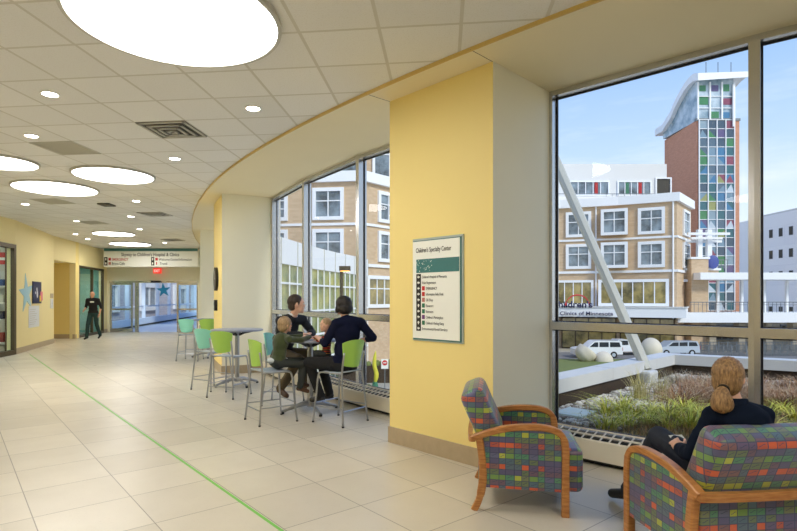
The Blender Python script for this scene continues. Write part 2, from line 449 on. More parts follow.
# shop front at the picture's left edge
d = (W0-SH0).normalized(); shr = math.atan2(d.y, d.x); Ls = (W0-SH0).length
shop = bpy.data.objects.new('window_12', None); COL.objects.link(shop); struct(shop); shop.location = (SH0.x, SH0.y, 0); shop.rotation_euler = (0, 0, shr)
f = MB()
f.boxab((0, -.03, 0), (.1, .16, 2.86)); f.boxab((Ls-.1, -.03, 0), (Ls, .06, 2.86)); f.boxab((0, -.03, 2.76), (Ls, .16, 2.86)); f.boxab((0, -.03, 0), (Ls, .16, .12))
f.boxab((Ls-.42, .0, 0), (Ls-.39, .03, 2.8))
f.build('window_frame', 'bronze', shop)
MB().boxab((.1, .03, .12), (Ls-.1, .04, 2.76)).build('glass_pane', 'glass_in', shop)
sb = MB(); sb.boxab((-13.2, 9.5, 0), (-13.0, 17.0, CEIL)); sb.boxab((-13.1, 16.8, 0), (-10.85, 17.0, CEIL)); sb.boxab((-13.1, 9.4, 0), (-9.3, 9.6, CEIL))
struct(sb.build('wall_shop', 'white_wall'))
# teal glazed front of the room beside the doors
d = (W3-W2b).normalized(); rzg = math.atan2(d.y, d.x); Lg = (W3-W2b).length
M['teal'] = mat('teal_paint', (120, 172, 160), .5, var=.05, vscale=.8)
M['teal2'] = mat('pale_green_paint', (176, 200, 176), .5, var=.05, vscale=.8)
tg = bpy.data.objects.new('window_13', None); COL.objects.link(tg); struct(tg); tg.location = (W2b.x, W2b.y, 0); tg.rotation_euler = (0, 0, rzg)
f = MB(); zt = 2.68
for x0 in (0, Lg*.52, Lg-.07): f.boxab((x0, 0, 0), (x0+.07, .1, zt))
f.boxab((0, 0, zt-.08), (Lg, .1, zt)); f.boxab((0, 0, 0), (Lg, .1, .1))
f.build('window_frame', 'bronze', tg)
MB().boxab((.07, .04, .1), (Lg-.07, .05, zt-.08)).build('glass_pane', 'glass_in', tg)
tr = MB(); tr.boxab((-13.5, 19.6, 0), (-13.35, 23.1, CEIL)); tr.boxab((-13.5, 22.95, 0), (-12.0, 23.1, CEIL))
struct(tr.build('wall_teal_room', 'teal'))
struct(MB().boxab((-13.2, 22.93, .1), (-12.5, 22.95, 2.5)).build('door_4', 'teal2'))
struct(MB().prism([(-13.45, 19.6), (-11.45, 19.75), (-12.05, 23.0), (-13.45, 23.0)], 2.9, 2.95).build('ceiling_teal_room', 'cream'))
# ------------------------------------------------------------ far door wall and skyway
YD = 23.0
dw = MB(); dw.boxab((-13.0, YD, 2.17), (-7.3, YD+.2, CEIL)); dw.boxab((-13.0, YD, 0), (-11.83, YD+.2, 2.17)); dw.boxab((-8.02, YD, 0), (-7.3, YD+.2, 2.17))
struct(dw.build('wall_far', 'cream'))
def door_leaf(n, x0, x1, rail, y=YD+.04):
    r = bpy.data.objects.new('door_%d' % n, None); COL.objects.link(r); struct(r); r.location = (x0, y, 0)
    L = x1-x0; f = MB(); w = .07
    f.boxab((0, 0, 0), (w, .05, 2.12)); f.boxab((L-w, 0, 0), (L, .05, 2.12)); f.boxab((w, 0, 2.03), (L-w, .05, 2.12)); f.boxab((w, 0, 0), (L-w, .05, .16)); f.boxab((w, 0, rail), (L-w, .05, rail+.07))
    f.build('door_frame', 'alu', r)
    MB().boxab((w, .02, .16), (L-w, .03, 2.03)).build('glass_pane', 'glass_in', r)
    return r
door_leaf(1, -11.82, -10.85, .95); door_leaf(2, -10.78, -10.62, .95, YD+.1); door_leaf(3, -8.95, -8.03, .95)
struct(MB().boxab((-11.83, YD-.03, 2.12), (-8.02, YD+.15, 2.2)).build('trim_5', 'alu'))
tag(MB().boxab((-10.0, YD-.12, 2.13), (-9.6, YD-.03, 2.21)).build('motion_sensor', 'black'), 'small black motion sensor over the far sliding doors', 'sensor')
# skyway
M['sky_floor'] = mat('skyway_floor', (226, 232, 244), .25, var=.05)
M['sky_white'] = mat('skyway_white', (234, 238, 246), .4, var=.03)
SL0, SL1 = Vector((-12.05, YD+.2)), Vector((-14.9, 42.0)); SR0, SR1 = Vector((-7.8, YD+.2)), Vector((-10.6, 42.0))
struct(MB().prism([SL0, SL1, SR1, SR0], -.3, -.0).build('floor_skyway', 'sky_floor'))
struct(MB().prism([SL0, SL1, SR1, SR0], 2.9, 2.92).build('ceiling_skyway_unseen', 'glass_in'))  # unseen roof, made of glass so daylight floods the skyway
m = MB()
for i in range(8):
    a, b = SL0.lerp(SL1, i/7), SR0.lerp(SR1, i/7); m.wallseg(a, b, 2.92, 3.06, .1)
struct(m.build('ceiling_skyway_unseen_bars', 'sky_white'))  # bars of the unseen glass roof added for daylight
def skywall(a, b, n, num, side):
    d = (b-a); L = d.length; r = bpy.data.objects.new('window_%d' % num, None); COL.objects.link(r); struct(r)
    r.location = (a.x, a.y, 0); r.rotation_euler = (0, 0, math.atan2(d.y, d.x))
    f = MB(); f.boxab((0, -.1, 0), (L, .1, .12)); f.boxab((0, -.05, 2.7), (L, .05, 2.9)); f.boxab((0, -.03, 1.0), (L, .03, 1.07))
    for i in range(n+1): f.boxab((L*i/n-.06, -.09, 0), (L*i/n+.06, .09, 2.9))
    f.build('window_frame', 'sky_white', r)
    MB().boxab((0, -.14, .12), (L, .14, .42)).build('window_sill', 'sky_white', r)
    MB().boxab((0, -.145, .02), (L, -.14, .1)).build('vent_slot', 'ventdark', r)
    MB().boxab((0, .06, .42), (L, .066, 2.7)).build('glass_pane', 'glass', r)
skywall(SL0, SL1, 7, 14, 1); skywall(SR0, SR1, 7, 15, -1)
struct(MB().boxab((-15.2, 42.0, 0), (-10.4, 42.2, 3)).build('wall_skyway_end', 'sky_white'))
# ------------------------------------------------------------ signs
M['teal_sign'] = mat('teal_print', (60, 118, 118), .5, var=.04); M['red_sign'] = mat('red_print', (196, 40, 44), .5, var=.02)
M['ink'] = mat('black_print', (28, 28, 28), .5, var=0); M['paper'] = mat('white_print', (238, 240, 232), .4, var=.01)
M['green_ink'] = mat('green_print', (40, 110, 80), .5, var=0); M['purple_ink'] = mat('purple_print', (110, 60, 120), .5, var=0); M['rose_ink'] = mat('rose_print', (190, 120, 110), .5, var=0)
M['sign_alu'] = mat('sign_backing', (176, 188, 188), .35, metal=.4, var=.02)
M['exit'] = mat('exit_red', (220, 60, 50), .5, var=0, emit=(230, 50, 40), es=1.0)
M['exit_t'] = mat('exit_letters', (255, 220, 210), .5, var=0, emit=(255, 190, 180), es=1.0)
# overhead wayfinding sign
sg = thing('wayfinding_sign', 'long white overhead sign with teal band hanging before the far doors', 'sign', (-11.42, 21.75, 0))
MB().boxab((0, 0, 2.74), (3.84, .3, 3.49)).build('sign_box', 'paper', sg)
MB().boxab((.02, -.006, 3.37), (3.82, 0, 3.48)).build('teal_band', 'teal_sign', sg)
text("Skyway to Children's Hospital & Clinics", sg, 'ink', .72, 3.17, width=2.35, height=.19, bold=.012)
def arrow_box(parent, x, z, w=.13, h=.34):
    MB().boxab((x, -.006, z), (x+w, 0, z+h)).build('arrow_panel', 'ink', parent)
    for j, zz in enumerate((z+h*.25, z+h*.75)):
        a = MB(); c = w/2
        a.extr([(-.04, 0), (0, .05), (.04, 0), (.014, 0), (.014, -.05), (-.014, -.05), (-.014, 0)], (x+c, -.007, zz), (1, 0, 0), (0, 0, 1), (0, -1, 0), .002)
        a.build('arrow', 'paper', parent)
arrow_box(sg, .03, 2.79); arrow_box(sg, 1.93, 2.79)
MB().boxab((.2, -.006, 2.99), (.30, 0, 3.10)).build('symbol', 'red_sign', sg); MB().boxab((.2, -.006, 2.82), (.30, 0, 2.93)).build('symbol', 'rose_ink', sg)
text('EMERGENCY', sg, 'red_sign', .34, 2.985, width=.66, height=.15, bold=.012)
text('Bravo Cafe', sg, 'ink', .34, 2.82, width=.52, height=.15, bold=.01)
MB().boxab((2.1, -.006, 2.99), (2.2, 0, 3.10)).build('symbol', 'red_sign', sg); MB().boxab((2.13, -.006, 2.82), (2.17, 0, 2.93)).build('symbol', 'red_sign', sg)
text('Welcome Center/Information', sg, 'ink', 2.24, 2.985, width=1.34, height=.14, bold=.01)
text('Travel', sg, 'ink', 2.28, 2.82, width=.3, height=.14, bold=.01)
ex = thing('exit_sign', 'small lit red exit sign above the far sliding doors', 'sign', (-9.85, 22.78, 0))
MB().boxab((0, 0, 2.52), (.32, .08, 2.74)).build('sign_box', 'exit', ex); text('EXIT', ex, 'exit_t', .04, 2.57, width=.24, height=.16, bold=.02)
MB().boxab((.14, .08, 2.6), (.18, .23, 2.66)).build('bracket', 'white', ex)
# directory on the big column
Lc, Rc = arc(221.2, .31), arc(224.62, .31); dd = (Rc-Lc).normalized(); rzc = math.atan2(dd.y, dd.x)
o = Lc + dd*.34
dr = thing('directory_sign', "tall white specialty center directory sign with teal band on the yellow column", 'sign', (o.x, o.y, 0), rzc)
MB().boxab((0, -.012, 1.06), (.625, 0, 2.04)).build('backing_panel', 'sign_alu', dr)
MB().boxab((.012, -.018, 1.072), (.605, -.012, 2.02)).build('teal_edge_panel', 'teal_sign', dr)
MB().boxab((.012, -.024, 1.085), (.592, -.018, 2.012)).build('white_face', 'paper', dr)
Y0 = -.025
text("Children's Specialty Center", dr, 'ink', .055, 1.905, y=Y0-.001, width=.44, height=.062, bold=.01)
MB().boxab((.06, Y0-.001, 1.71), (.588, Y0+.001, 1.84)).build('teal_band', 'teal_sign', dr)
st = MB(); r2 = random.Random(3)
for k in range(34):
    x = .065+r2.random()**1.4*.2; z = 1.72+r2.random()*.11; q = .003+r2.random()*.004
    st.extr([(q*math.cos(j*pi/4)*(1 if j % 2 else .4), q*math.sin(j*pi/4)*(1 if j % 2 else .4)) for j in range(8)], (x, Y0-.001, z), (1, 0, 0), (0, 0, 1), (0, -1, 0), .001)
tag(st.build('star_pattern', 'paper', dr), kind='stuff')
MB().boxab((.06, Y0-.001, 1.155), (.12, Y0+.001, 1.70)).build('arrow_strip', 'ink', dr)
items = [("Children's Hospital of Minnesota", None, .33), ('Valet Registration', None, .19), ('EMERGENCY', 'red_sign', .15), ('Information Help Desk', 'red_sign', .235), ('Gift Shop', 'rose_ink', .095), ('Elevators', 'green_ink', .1), ('Restrooms', 'green_ink', .1), ("Children's Marketplace", 'purple_ink', .23), ("Children's Parking Ramp", 'green_ink', .24), ('Environmental Rental Services', None, .34)]
for i, (tx, ic, w) in enumerate(items):
    z = 1.655-.0545*i
    if ic: MB().boxab((.135, Y0-.001, z-.004), (.17, Y0+.001, z+.036)).build('symbol', ic, dr)
    text(tx, dr, 'ink', .185 if ic else .135, z+.002, y=Y0-.001, width=w*.93, height=.036)
    a = MB(); pts = [(-.016, 0), (0, .016), (0, .006), (.016, .006), (.016, -.006), (0, -.006), (0, -.016)]
    if i in (5, 8): pts = [(q, -p) for p, q in pts]
    a.extr(pts, (.09, Y0-.002, z+.016), (1, 0, 0), (0, 0, 1), (0, -1, 0), .001); a.build('arrow', 'paper', dr)
# clock and alarm box on the second column's yellow face
Lc, Rc = arc(202.0, .31), arc(205.65, .31); dd2 = (Rc-Lc).normalized(); rz2 = math.atan2(dd2.y, dd2.x)
o = Lc + dd2*.58
ck = thing('wall_clock', 'dark round wall clock on the narrow yellow column face', 'clock', (o.x, o.y, 1.86), rz2)
def disc_y(r, y0, y1, seg=40):
    m = MB(); m.tube([(0, y0, 0), (0, y1, 0)], r, seg); return m
disc_y(.24, -.05, 0).build('case', 'black', ck); disc_y(.215, -.054, -.05).build('dial', mat('clock_face', (70, 60, 44), .3, var=.1), ck)
MB().boxab((-.006, -.058, 0), (.006, -.055, .17)).build('minute_hand', 'white', ck); MB().boxab((0, -.058, -.006), (.12, -.055, .006)).build('hour_hand', 'white', ck)
fa = thing('alarm_box', 'small dark alarm box on the yellow column under the clock', 'alarm', (o.x, o.y, 1.22), rz2)
MB().box((0, -.03, .1), (.13, .06, .22), bev=.008).build('housing', 'black', fa); MB().boxab((-.03, -.065, .1), (.03, -.06, .16)).build('lens', mat('smoke_lens', (90, 90, 80), .2, var=0), fa)
# wall graphics on the left wall
dw_ = (W1-W0).normalized(); rzl = math.atan2(dw_.y, dw_.x)
def on_left(px):  # point on the left wall under a picture column
    a = (px-CX)/F; # X = a*Y ; on line W0 + s*d
    s = (a*W0.y-W0.x)/(dw_.x-a*dw_.y); return W0+dw_*s, s
def zl(py, p): return EYE+(HY-py)/F*p.y
M['star_blue'] = mat('pale_blue_vinyl', (160, 200, 216), .5, var=.03); M['navy'] = mat('poster_navy', (24, 28, 70), .4, var=.1, vscale=10); M['teal_star'] = mat('teal_card', (30, 110, 130), .5, var=.04)
M['sheet'] = mat('paper_sheet', (216, 220, 226), .6, var=.02)
def star(cx, cz, r, ri, rot, th, squash=1.0):
    return [(cx+(r if i % 2 == 0 else ri)*math.cos(rot+i*pi/5)*squash, cz+(r if i % 2 == 0 else ri)*math.sin(rot+i*pi/5)) for i in range(10)]
p, _ = on_left(26.2)
s_ = thing('wall_star', 'big pale blue star decal on the left wall', 'decoration', (p.x, p.y, 0), rzl)
MB().extr(star(0, zl(293.5, p), .56, .2, pi/2+.14, 0, 1.15), (0, -.012, 0), (1, 0, 0), (0, 0, 1), (0, 1, 0), .012).build('star_shape', 'star_blue', s_)
p0, q0 = on_left(31.8); p1, q1 = on_left(41.2)
po = thing('poster', 'dark navy poster with pale figures on the left wall', 'poster', (p0.x, p0.y, 0), rzl)
w = (q1-q0)*.9; MB().boxab((0, -.03, zl(303.5, p0)), (w, -.012, zl(281.3, p0))).build('backing', 'navy', po)
M['pink'] = mat('pink_print', (226, 120, 130), .5, var=0); M['yel'] = mat('yellow_print', (236, 200, 60), .5, var=0)
zc = zl(292, p0)
MB().ell((w*.45, -.031, zc+.08), (.05, .004, .06)).ell((w*.5, -.031, zc-.06), (.07, .004, .11)).ell((w*.3, -.031, zc-.02), (.05, .004, .04)).build('pale_figures', 'sheet', po)
MB().boxab((w*.85, -.034, zc-.25), (w+.12, -.03, zc+.02)).build('pink_patch', 'pink', po); MB().boxab((w*.75, -.036, zc-.28), (w*.9, -.031, zc-.1)).build('yellow_patch', 'yel', po)
p0, q0 = on_left(28.5); p1, q1 = on_left(38.8)
nt = thing('notice_sheet', 'large white notice sheet below the navy poster', 'notice', (p0.x, p0.y, 0), rzl)
MB().boxab((0, -.012, zl(328, p0)), ((q1-q0), 0, zl(306, p0)+.0)).build('sheet', 'sheet', nt)
m = MB()
for i in range(8): m.boxab((.06, -.013, zl(325, p0)+i*.06), ((q1-q0)*(.55+.3*((i*7) % 3)/3), -.0118, zl(325, p0)+i*.06+.012))
m.build('print_lines', 'vent', nt)
p0, q0 = on_left(50.3)
nt = thing('door_plate', 'small brown room plate over a white paper near the alcove', 'sign', (p0.x, p0.y, 0), rzl)
MB().boxab((0, -.012, zl(298, p0)), (.3, 0, zl(293.5, p0))).build('plate', 'base', nt); MB().boxab((0, -.012, zl(308.5, p0)), (.3, 0, zl(298.6, p0))).build('paper', 'sheet', nt)
# star hanging in the skyway
sk = thing('hanging_star', 'teal star ornament hanging beyond the sliding doors', 'decoration', (-10.75, 26.0, 0), 0)
MB().extr(star(0, 1.85, .36, .14, pi/2+.1, 0), (0, 0, 0), (1, 0, 0), (0, 0, 1), (0, 1, 0), .03).build('star_shape', 'teal_star', sk)
MB().tube([(0, .015, 2.2), (0, .015, 2.9)], .004, 4).build('cord', 'white', sk)
# ------------------------------------------------------------ green floor line
ya = -.683
dv = Vector((math.sin(ya), math.cos(ya)))
g0 = Vector(((280-CX)/F*(F*EYE/(531-HY)), F*EYE/(531-HY)))
s0 = g0 - dv*5; s1 = g0 + dv*13.6
tag(MB().wallseg(s0, s1, 0, .0012, .022).build('floor_tape', 'green_tape'), 'thin green line of tape running diagonally across the floor tiles', 'floor tape')
# ------------------------------------------------------------ ceiling fittings
def cgrid(i, j, t=.6133, yaw=.108, a=-1.783, b=6.525):
    u, v = a+i, b+j; return Vector((t*(u*math.cos(yaw)+v*math.sin(yaw)), t*(-u*math.sin(yaw)+v*math.cos(yaw))))
def biglight(x, y, r, label):
    t = thing('ceiling_light', label, 'ceiling light', (x, y, 0), 0, 'large round ceiling lights')
    m = MB(); n = 64
    ring = []
    for k in range(n):
        a = 2*pi*k/n; ring.append((math.cos(a), math.sin(a)))
    for (r0, r1, z0, z1) in ((r, r+.03, CEIL-.035, CEIL),):
        A = [Vector((c*r0, s*r0)) for c, s in ring]+[Vector((r0, 0))]; B = [Vector((c*r1, s*r1)) for c, s in ring]+[Vector((r1, 0))]
        m.strip(A, B, z0, z1)
    m.build('rim', 'ring', t)
    MB().cyl((0, 0, CEIL-.02), r+.001, .02, 64).build('lens', 'lens', t)
for a in ((-1.52, 3.9, .725, 'huge round ceiling light nearest the viewer, cut by the picture top'),
          (-4.45, 8.8, .6, 'round ceiling light, the right of the middle pair'),
          (-6.05, 9.85, .68, 'round ceiling light in the middle distance, the largest behind the nearest'),
          (-5.7, 7.95, .47, 'round ceiling light cut by the left edge of the picture'),
          (-8.5, 16.8, .6, 'distant round ceiling light, the nearer of the far pair'),
          (-9.5, 20.0, .7, 'round ceiling light farthest away, above the wayfinding sign')): biglight(*a)
for x, y in ((2.2, 0.2), (-3.2, -1.0), (-6.5, 2.5)): biglight(x, y, .75, 'large round ceiling light behind the viewer')
def downlight(x, y, label):
    t = thing('downlight', label, 'downlight', (x, y, 0), 0, 'small recessed downlights')
    m = MB(); ring = [(math.cos(2*pi*k/24), math.sin(2*pi*k/24)) for k in range(25)]
    m.strip([Vector((c*.07, s*.07)) for c, s in ring], [Vector((c*.088, s*.088)) for c, s in ring], CEIL-.008, CEIL+.0)
    m.build('trim_ring', 'white', t); MB().cyl((0, 0, CEIL-.004), .071, .004, 24).build('lens', 'lens_small', t)
for x, y, l in ((-3.33, 5.33, 'small round downlight left below the huge ceiling light'), (-4.42, 6.7, 'small downlight near the upper left, above the grey return grille'),
              (-1.41, 5.73, 'small downlight nearest the curved soffit edge'), (-3.06, 7.8, 'small downlight behind the square air diffuser'),
              (-7.77, 11.57, 'small downlight at the left beyond the middle round lights'), (-5.21, 11.22, 'small downlight beside the far air diffuser, nearest it'),
              (-6.33, 13.35, 'small downlight just left of the far air diffuser'), (-8.12, 14.13, 'small downlight by the farther grey return grille'),
              (-7.22, 15.77, 'small downlight to the right of the far round lights'), (-9.82, 17.0, 'small downlight by the left wall above the alcove'),
              (-10.2, 18.4, 'small downlight by the left wall, farthest one'), (-8.1, 19.7, 'small downlight right of the farthest round light')): downlight(x, y, l)
def diffuser(i, j, label):
    p = cgrid(i+.5, j+.5); t = thing('air_diffuser', label, 'air vent', (p.x, p.y, 0), -.108, 'ceiling air diffusers')
    MB().boxab((-.3, -.3, CEIL-.004), (.3, .3, CEIL)).build('backing', 'ventdark', t)
    m = MB()
    for k, (s, z) in enumerate(((.295, .012), (.215, .022), (.135, .03), (.06, .034))):
        w = .03
        for sx in (-1, 1):
            m.boxab((sx*s-w*sx if sx > 0 else -s, -s, CEIL-z-.004), (sx*s if sx > 0 else -s+w, s, CEIL-z+.008))
            m.boxab((-s, sx*s-w if sx > 0 else -s, CEIL-z-.004), (s, sx*s if sx > 0 else -s+w, CEIL-z+.008))
    m.build('louvre', 'vent', t)
diffuser(-4, 3, 'square louvred air diffuser nearest the viewer'); diffuser(-10, 13, 'square louvred air diffuser in the distance by the soffit curve'); diffuser(-14, 22, 'small far air diffuser above the wayfinding sign')
for i, j, l in ((-7, 4, 'flat grey return grille nearest the viewer'), (-12, 10, 'flat grey return grille beyond the middle round lights'), (-14, 15, 'flat grey return grille farthest away')):
    p = cgrid(i+.5, j+.5); t = thing('return_grille', l, 'air vent', (p.x, p.y, 0), -.108, 'ceiling return grilles')
    m = MB()
    for sx in (-1, 1): m.boxab((sx*.3, -.3, CEIL-.006), (sx*.27, .3, CEIL)); m.boxab((-.3, sx*.3, CEIL-.006), (.3, sx*.27, CEIL))
    m.build('frame', 'grille', t); m = MB()
    for k in range(18): m.boxab((-.27, -.265+k*.03, CEIL-.005), (.27, -.25+k*.03, CEIL-.001))
    m.build('louvre', 'grille', t); MB().boxab((-.27, -.27, CEIL-.001), (.27, .27, CEIL)).build('backing', 'vent', t)
tag(MB().boxab((-6.15, 11.45, CEIL-.03), (-5.9, 11.75, CEIL)).build('ceiling_vent', 'ventdark'), 'small dark slot vent between the middle and far ceiling lights', 'air vent')

for x, y, z, w_, d_, l in ((-12.5, 21.3, 2.895, 1.2, .6, 'unseen square ceiling light added to brighten the teal glazed room'), (-11.4, 12.2, 3.49, 1.6, 1.6, 'unseen square ceiling light added to brighten the shop')):  # out-of-sight lamps added to brighten the teal room and the shop
    t = thing('unseen_panel_light', l, 'ceiling light', (x, y, z)); MB().boxab((-w_/2, -d_/2, -.02), (w_/2, d_/2, 0)).build('lens', 'lens', t)
    a, b = w_/2, d_/2; m = MB(); m.strip([Vector(q) for q in ((-a, -b), (a, -b), (a, b), (-a, b), (-a, -b))], [Vector(q) for q in ((-a-.03, -b-.03), (a+.03, -b-.03), (a+.03, b+.03), (-a-.03, b+.03), (-a-.03, -b-.03))], -.025, 0); m.build('rim', 'ring', t)
WORLD, SUN, EXPO = 1.35, 2.8, 0.0
# ------------------------------------------------------------ armchairs
def smooth_path(P, n=6):
    out = []
    P = [Vector(p) for p in P]
    for i in range(len(P)-1):
        p0 = P[max(i-1, 0)]; p1 = P[i]; p2 = P[i+1]; p3 = P[min(i+2, len(P)-1)]
        for k in range(n):
            t = k/n; out.append(.5*((2*p1)+(p2-p0)*t+(2*p0-5*p1+4*p2-p3)*t*t+(3*p1-p0-3*p2+p3)*t**3))
    out.append(P[-1]); return out
def sweep_yz(m, path, x, w, h, bev=.006):
    """rectangular wooden section following a path in the y-z plane at x"""
    P = [Vector((0, p[0], p[1])) for p in path]; rings = []; fs = []
    hs = h if isinstance(h, (list, tuple)) else [h]*len(P)
    for i, p in enumerate(P):
        d = (P[min(i+1, len(P)-1)]-P[max(i-1, 0)]).normalized(); n = Vector((0, -d.z, d.y)); hh = hs[min(i, len(hs)-1)]/2; ww = w/2
        c = [(-ww+bev, -hh), (ww-bev, -hh), (ww, -hh+bev), (ww, hh-bev), (ww-bev, hh), (-ww+bev, hh), (-ww, hh-bev), (-ww, -hh+bev)]
        rings.append([m.bm.verts.new(Vector((x+a, 0, 0))+p+n*b) for a, b in c])
    for a, b in zip(rings, rings[1:]):
        for k in range(8): fs.append(m.bm.faces.new((a[k], a[(k+1) % 8], b[(k+1) % 8], b[k])))
    fs.append(m.bm.faces.new(rings[0][::-1])); fs.append(m.bm.faces.new(rings[-1])); m._tag(fs)
def cushion(c, size, bev, rx=0.0, seg=4, puff=.0):
    m = MB(); r = bmesh.ops.create_cube(m.bm, size=1.0)
    bmesh.ops.transform(m.bm, matrix=Matrix.Diagonal((*size, 1)), verts=r['verts'])
    bmesh.ops.bevel(m.bm, geom=m.bm.edges[:], offset=bev, segments=seg, affect='EDGES', profile=.5)
    bmesh.ops.transform(m.bm, matrix=Matrix.Translation(Vector(c)) @ Matrix.Rotation(rx, 4, 'X'), verts=m.bm.verts[:])
    return m
def make_armchair(label, loc, rz):
    t = thing('armchair', label, 'armchair', loc, rz, 'patchwork armchairs by the window')
    for s in (-1, 1):
        x = s*.335
        arm = smooth_path([(.285, 0), (.285, .25), (.285, .45), (.265, .54), (.20, .58), (.08, .592), (-.10, .575), (-.25, .53), (-.335, .495)], 5)
        m = MB(); sweep_yz(m, arm, x, .052, [.05]*14+[.042]*40); m.build('arm', 'wood', t, smooth='auto')
        m = MB(); sweep_yz(m, smooth_path([(-.29, .53), (-.265, .36), (-.262, .2), (-.285, .08), (-.32, 0)], 5), x, .045, [.05]*8+[.055]*6+[.045]*20); m.build('leg', 'wood', t, smooth='auto')
        m = MB(); pl = [(-.25, .165), (.262, .165), (.262, .50), (.235, .545), (.18, .565), (.05, .57), (-.1, .555), (-.25, .52)]
        m.extr(pl, (x-.014, 0, 0), (0, 1, 0), (0, 0, 1), (1, 0, 0), .028); m.build('side_panel', 'fabric', t, uv=True)
    cushion((0, .08, .295), (.60, .66, .30), .045).build('seat', 'fabric', t, smooth='auto', uv=True)
    m = cushion((0, -.268, .625), (.615, .175, .42), .055, .42); m.build('backrest', 'fabric', t, smooth='auto', uv=True)
    cushion((0, -.262, .31), (.62, .06, .32), .012).build('back_panel', 'fabric', t, uv=True)
    # rail round the back, joined to the arm ends
    m = MB(); P = [(-.335, -.315, .497), (-.325, -.340, .495), (-.2, -.352, .495), (0, -.356, .495), (.2, -.352, .495), (.325, -.340, .495), (.335, -.315, .497)]
    P = smooth_path(P, 4); rings = []
    for i, p in enumerate(P):
        d = (P[min(i+1, len(P)-1)]-P[max(i-1, 0)]); d.z = 0; d.normalize(); n = Vector((-d.y, d.x, 0))
        rings.append([m.bm.verts.new(p+n*a+Vector((0, 0, b))) for a, b in ((-.016, -.022), (.016, -.022), (.016, .022), (-.016, .022))])
    for a, b in zip(rings, rings[1:]):
        for k in range(4): m.bm.faces.new((a[k], a[(k+1) % 4], b[(k+1) % 4], b[k]))
    m.bm.faces.new(rings[0][::-1]); m.bm.faces.new(rings[-1]); m.build('back_rail', 'wood', t)
    return t
def face(fx, fy): return math.atan2(-fx, fy)
ch = make_armchair('colourful patchwork armchair standing empty beside the yellow column', (1.0, 3.99, 0), face(.98, -.2))
dup(ch, (1.845, 3.0, 0), face(-.12, .99), 'colourful patchwork armchair seen from behind, with the blonde woman in it')
# ------------------------------------------------------------ counter stools
def make_stool(label, loc, rz, col):
    t = thing('counter_stool', label, 'stool', loc, rz, 'counter stools')
    for s in (-1, 1):
        MB().tube(smooth_path([(s*.225, -.235, .012), (s*.20, -.205, .35), (s*.185, -.185, .6), (s*.178, -.215, .84)], 4), .0115, 8).build('leg', 'chrome', t, smooth=True)
        MB().tube(smooth_path([(s*.225, .235, .012), (s*.205, .205, .30), (s*.19, .185, .54), (s*.185, .15, .592), (s*.185, .05, .597), (s*.186, -.18, .597)], 4), .0115, 8).build('leg', 'chrome', t, smooth=True)
        for y in (-.235, .235): MB().cyl((s*.225, y, 0), .014, .014, 10).build('foot_glide', 'black', t)
    f = MB(); z = .20; a = .215
    f.tube([(-a, -.22, z), (-a, .22, z)], .008, 6); f.tube([(a, -.22, z), (a, .22, z)], .008, 6); f.tube([(-a, .219, z+.03), (a, .219, z+.03)], .008, 6); f.tube([(-a, -.219, z-.03), (a, -.219, z-.03)], .008, 6)
    f.build('footrest', 'chrome', t)
    # curved seat pan
    m = MB(); n = 12; P = []
    top, bot = {}, {}
    for i in range(n+1):
        for j in range(n+1):
            u = -1+2*i/n; v = -1+2*j/n
            x = .195*u*(1-.06*v)*(1-.08*abs(v)**4); y = .20*v*(1-.10*abs(u)**4); zz = .612 - .012*(1-u*u)*(1-v*v) + (.015*max(0, -v)**3) - .02*max(0, v)**4
            top[i, j] = m.bm.verts.new((x, y, zz)); bot[i, j] = m.bm.verts.new((x, y, zz-.012))
    for i in range(n):
        for j in range(n):
            m.bm.faces.new((top[i, j], top[i+1, j], top[i+1, j+1], top[i, j+1])); m.bm.faces.new((bot[i, j], bot[i, j+1], bot[i+1, j+1], bot[i+1, j]))
    for i in range(n):
        m.bm.faces.new((top[i, 0], bot[i, 0], bot[i+1, 0], top[i+1, 0])); m.bm.faces.new((top[i, n], top[i+1, n], bot[i+1, n], bot[i, n]))
        m.bm.faces.new((top[0, i], top[0, i+1], bot[0, i+1], bot[0, i])); m.bm.faces.new((top[n, i], bot[n, i], bot[n, i+1], top[n, i+1]))
    m.build('seat', 'stool_seat', t, smooth='auto')
    # backrest: curved fan-shaped shell
    m = MB(); A, B = {}, {}; nu, nv = 14, 8
    for i in range(nu+1):
        for j in range(nv+1):
            u = -1+2*i/nu; v = j/nv
            hw = .135+.06*v**.9; zz = .665+.32*v - .035*abs(u)**3*v + .02*abs(u)**2*(1-v)
            y = -.235 + .055*u*u - .03*v
            A[i, j] = m.bm.verts.new((hw*u, y, zz)); B[i, j] = m.bm.verts.new((hw*u, y+.012, zz))
    for i in range(nu):
        for j in range(nv):
            m.bm.faces.new((A[i, j], A[i+1, j], A[i+1, j+1], A[i, j+1])); m.bm.faces.new((B[i, j], B[i, j+1], B[i+1, j+1], B[i+1, j]))
    for i in range(nu):
        for j in (0, nv): m.bm.faces.new((A[i, j], B[i, j], B[i+1, j], A[i+1, j]))
    for j in range(nv):
        for i in (0, nu): m.bm.faces.new((A[i, j], A[i, j+1], B[i, j+1], B[i, j]))
    m.build('backrest', col, t, smooth='auto')
    return t
g1 = make_stool('green-backed counter stool nearest the viewer, with the boy on it', (-1.37, 6.44, 0), face(.82, .58), 'stool_green')
dup(g1, (-.53, 6.39, 0), face(-.80, .60), 'green-backed counter stool the dark-haired woman sits on')
dup(g1, (-2.34, 8.06, 0), face(.32, .95), 'empty green-backed counter stool in front of the middle table')
dup(g1, (-4.25, 12.75, 0), face(-.5, 1), 'green-backed counter stool at the farthest table, half behind the column')
a1 = make_stool('aqua-backed counter stool beyond the middle table, behind the empty green stool', (-2.80, 8.70, 0), face(.5, .85), 'stool_aqua')
dup(a1, (-4.62, 12.7, 0), face(.1, 1), 'aqua-backed counter stool at the farthest table, leftmost of all stools')
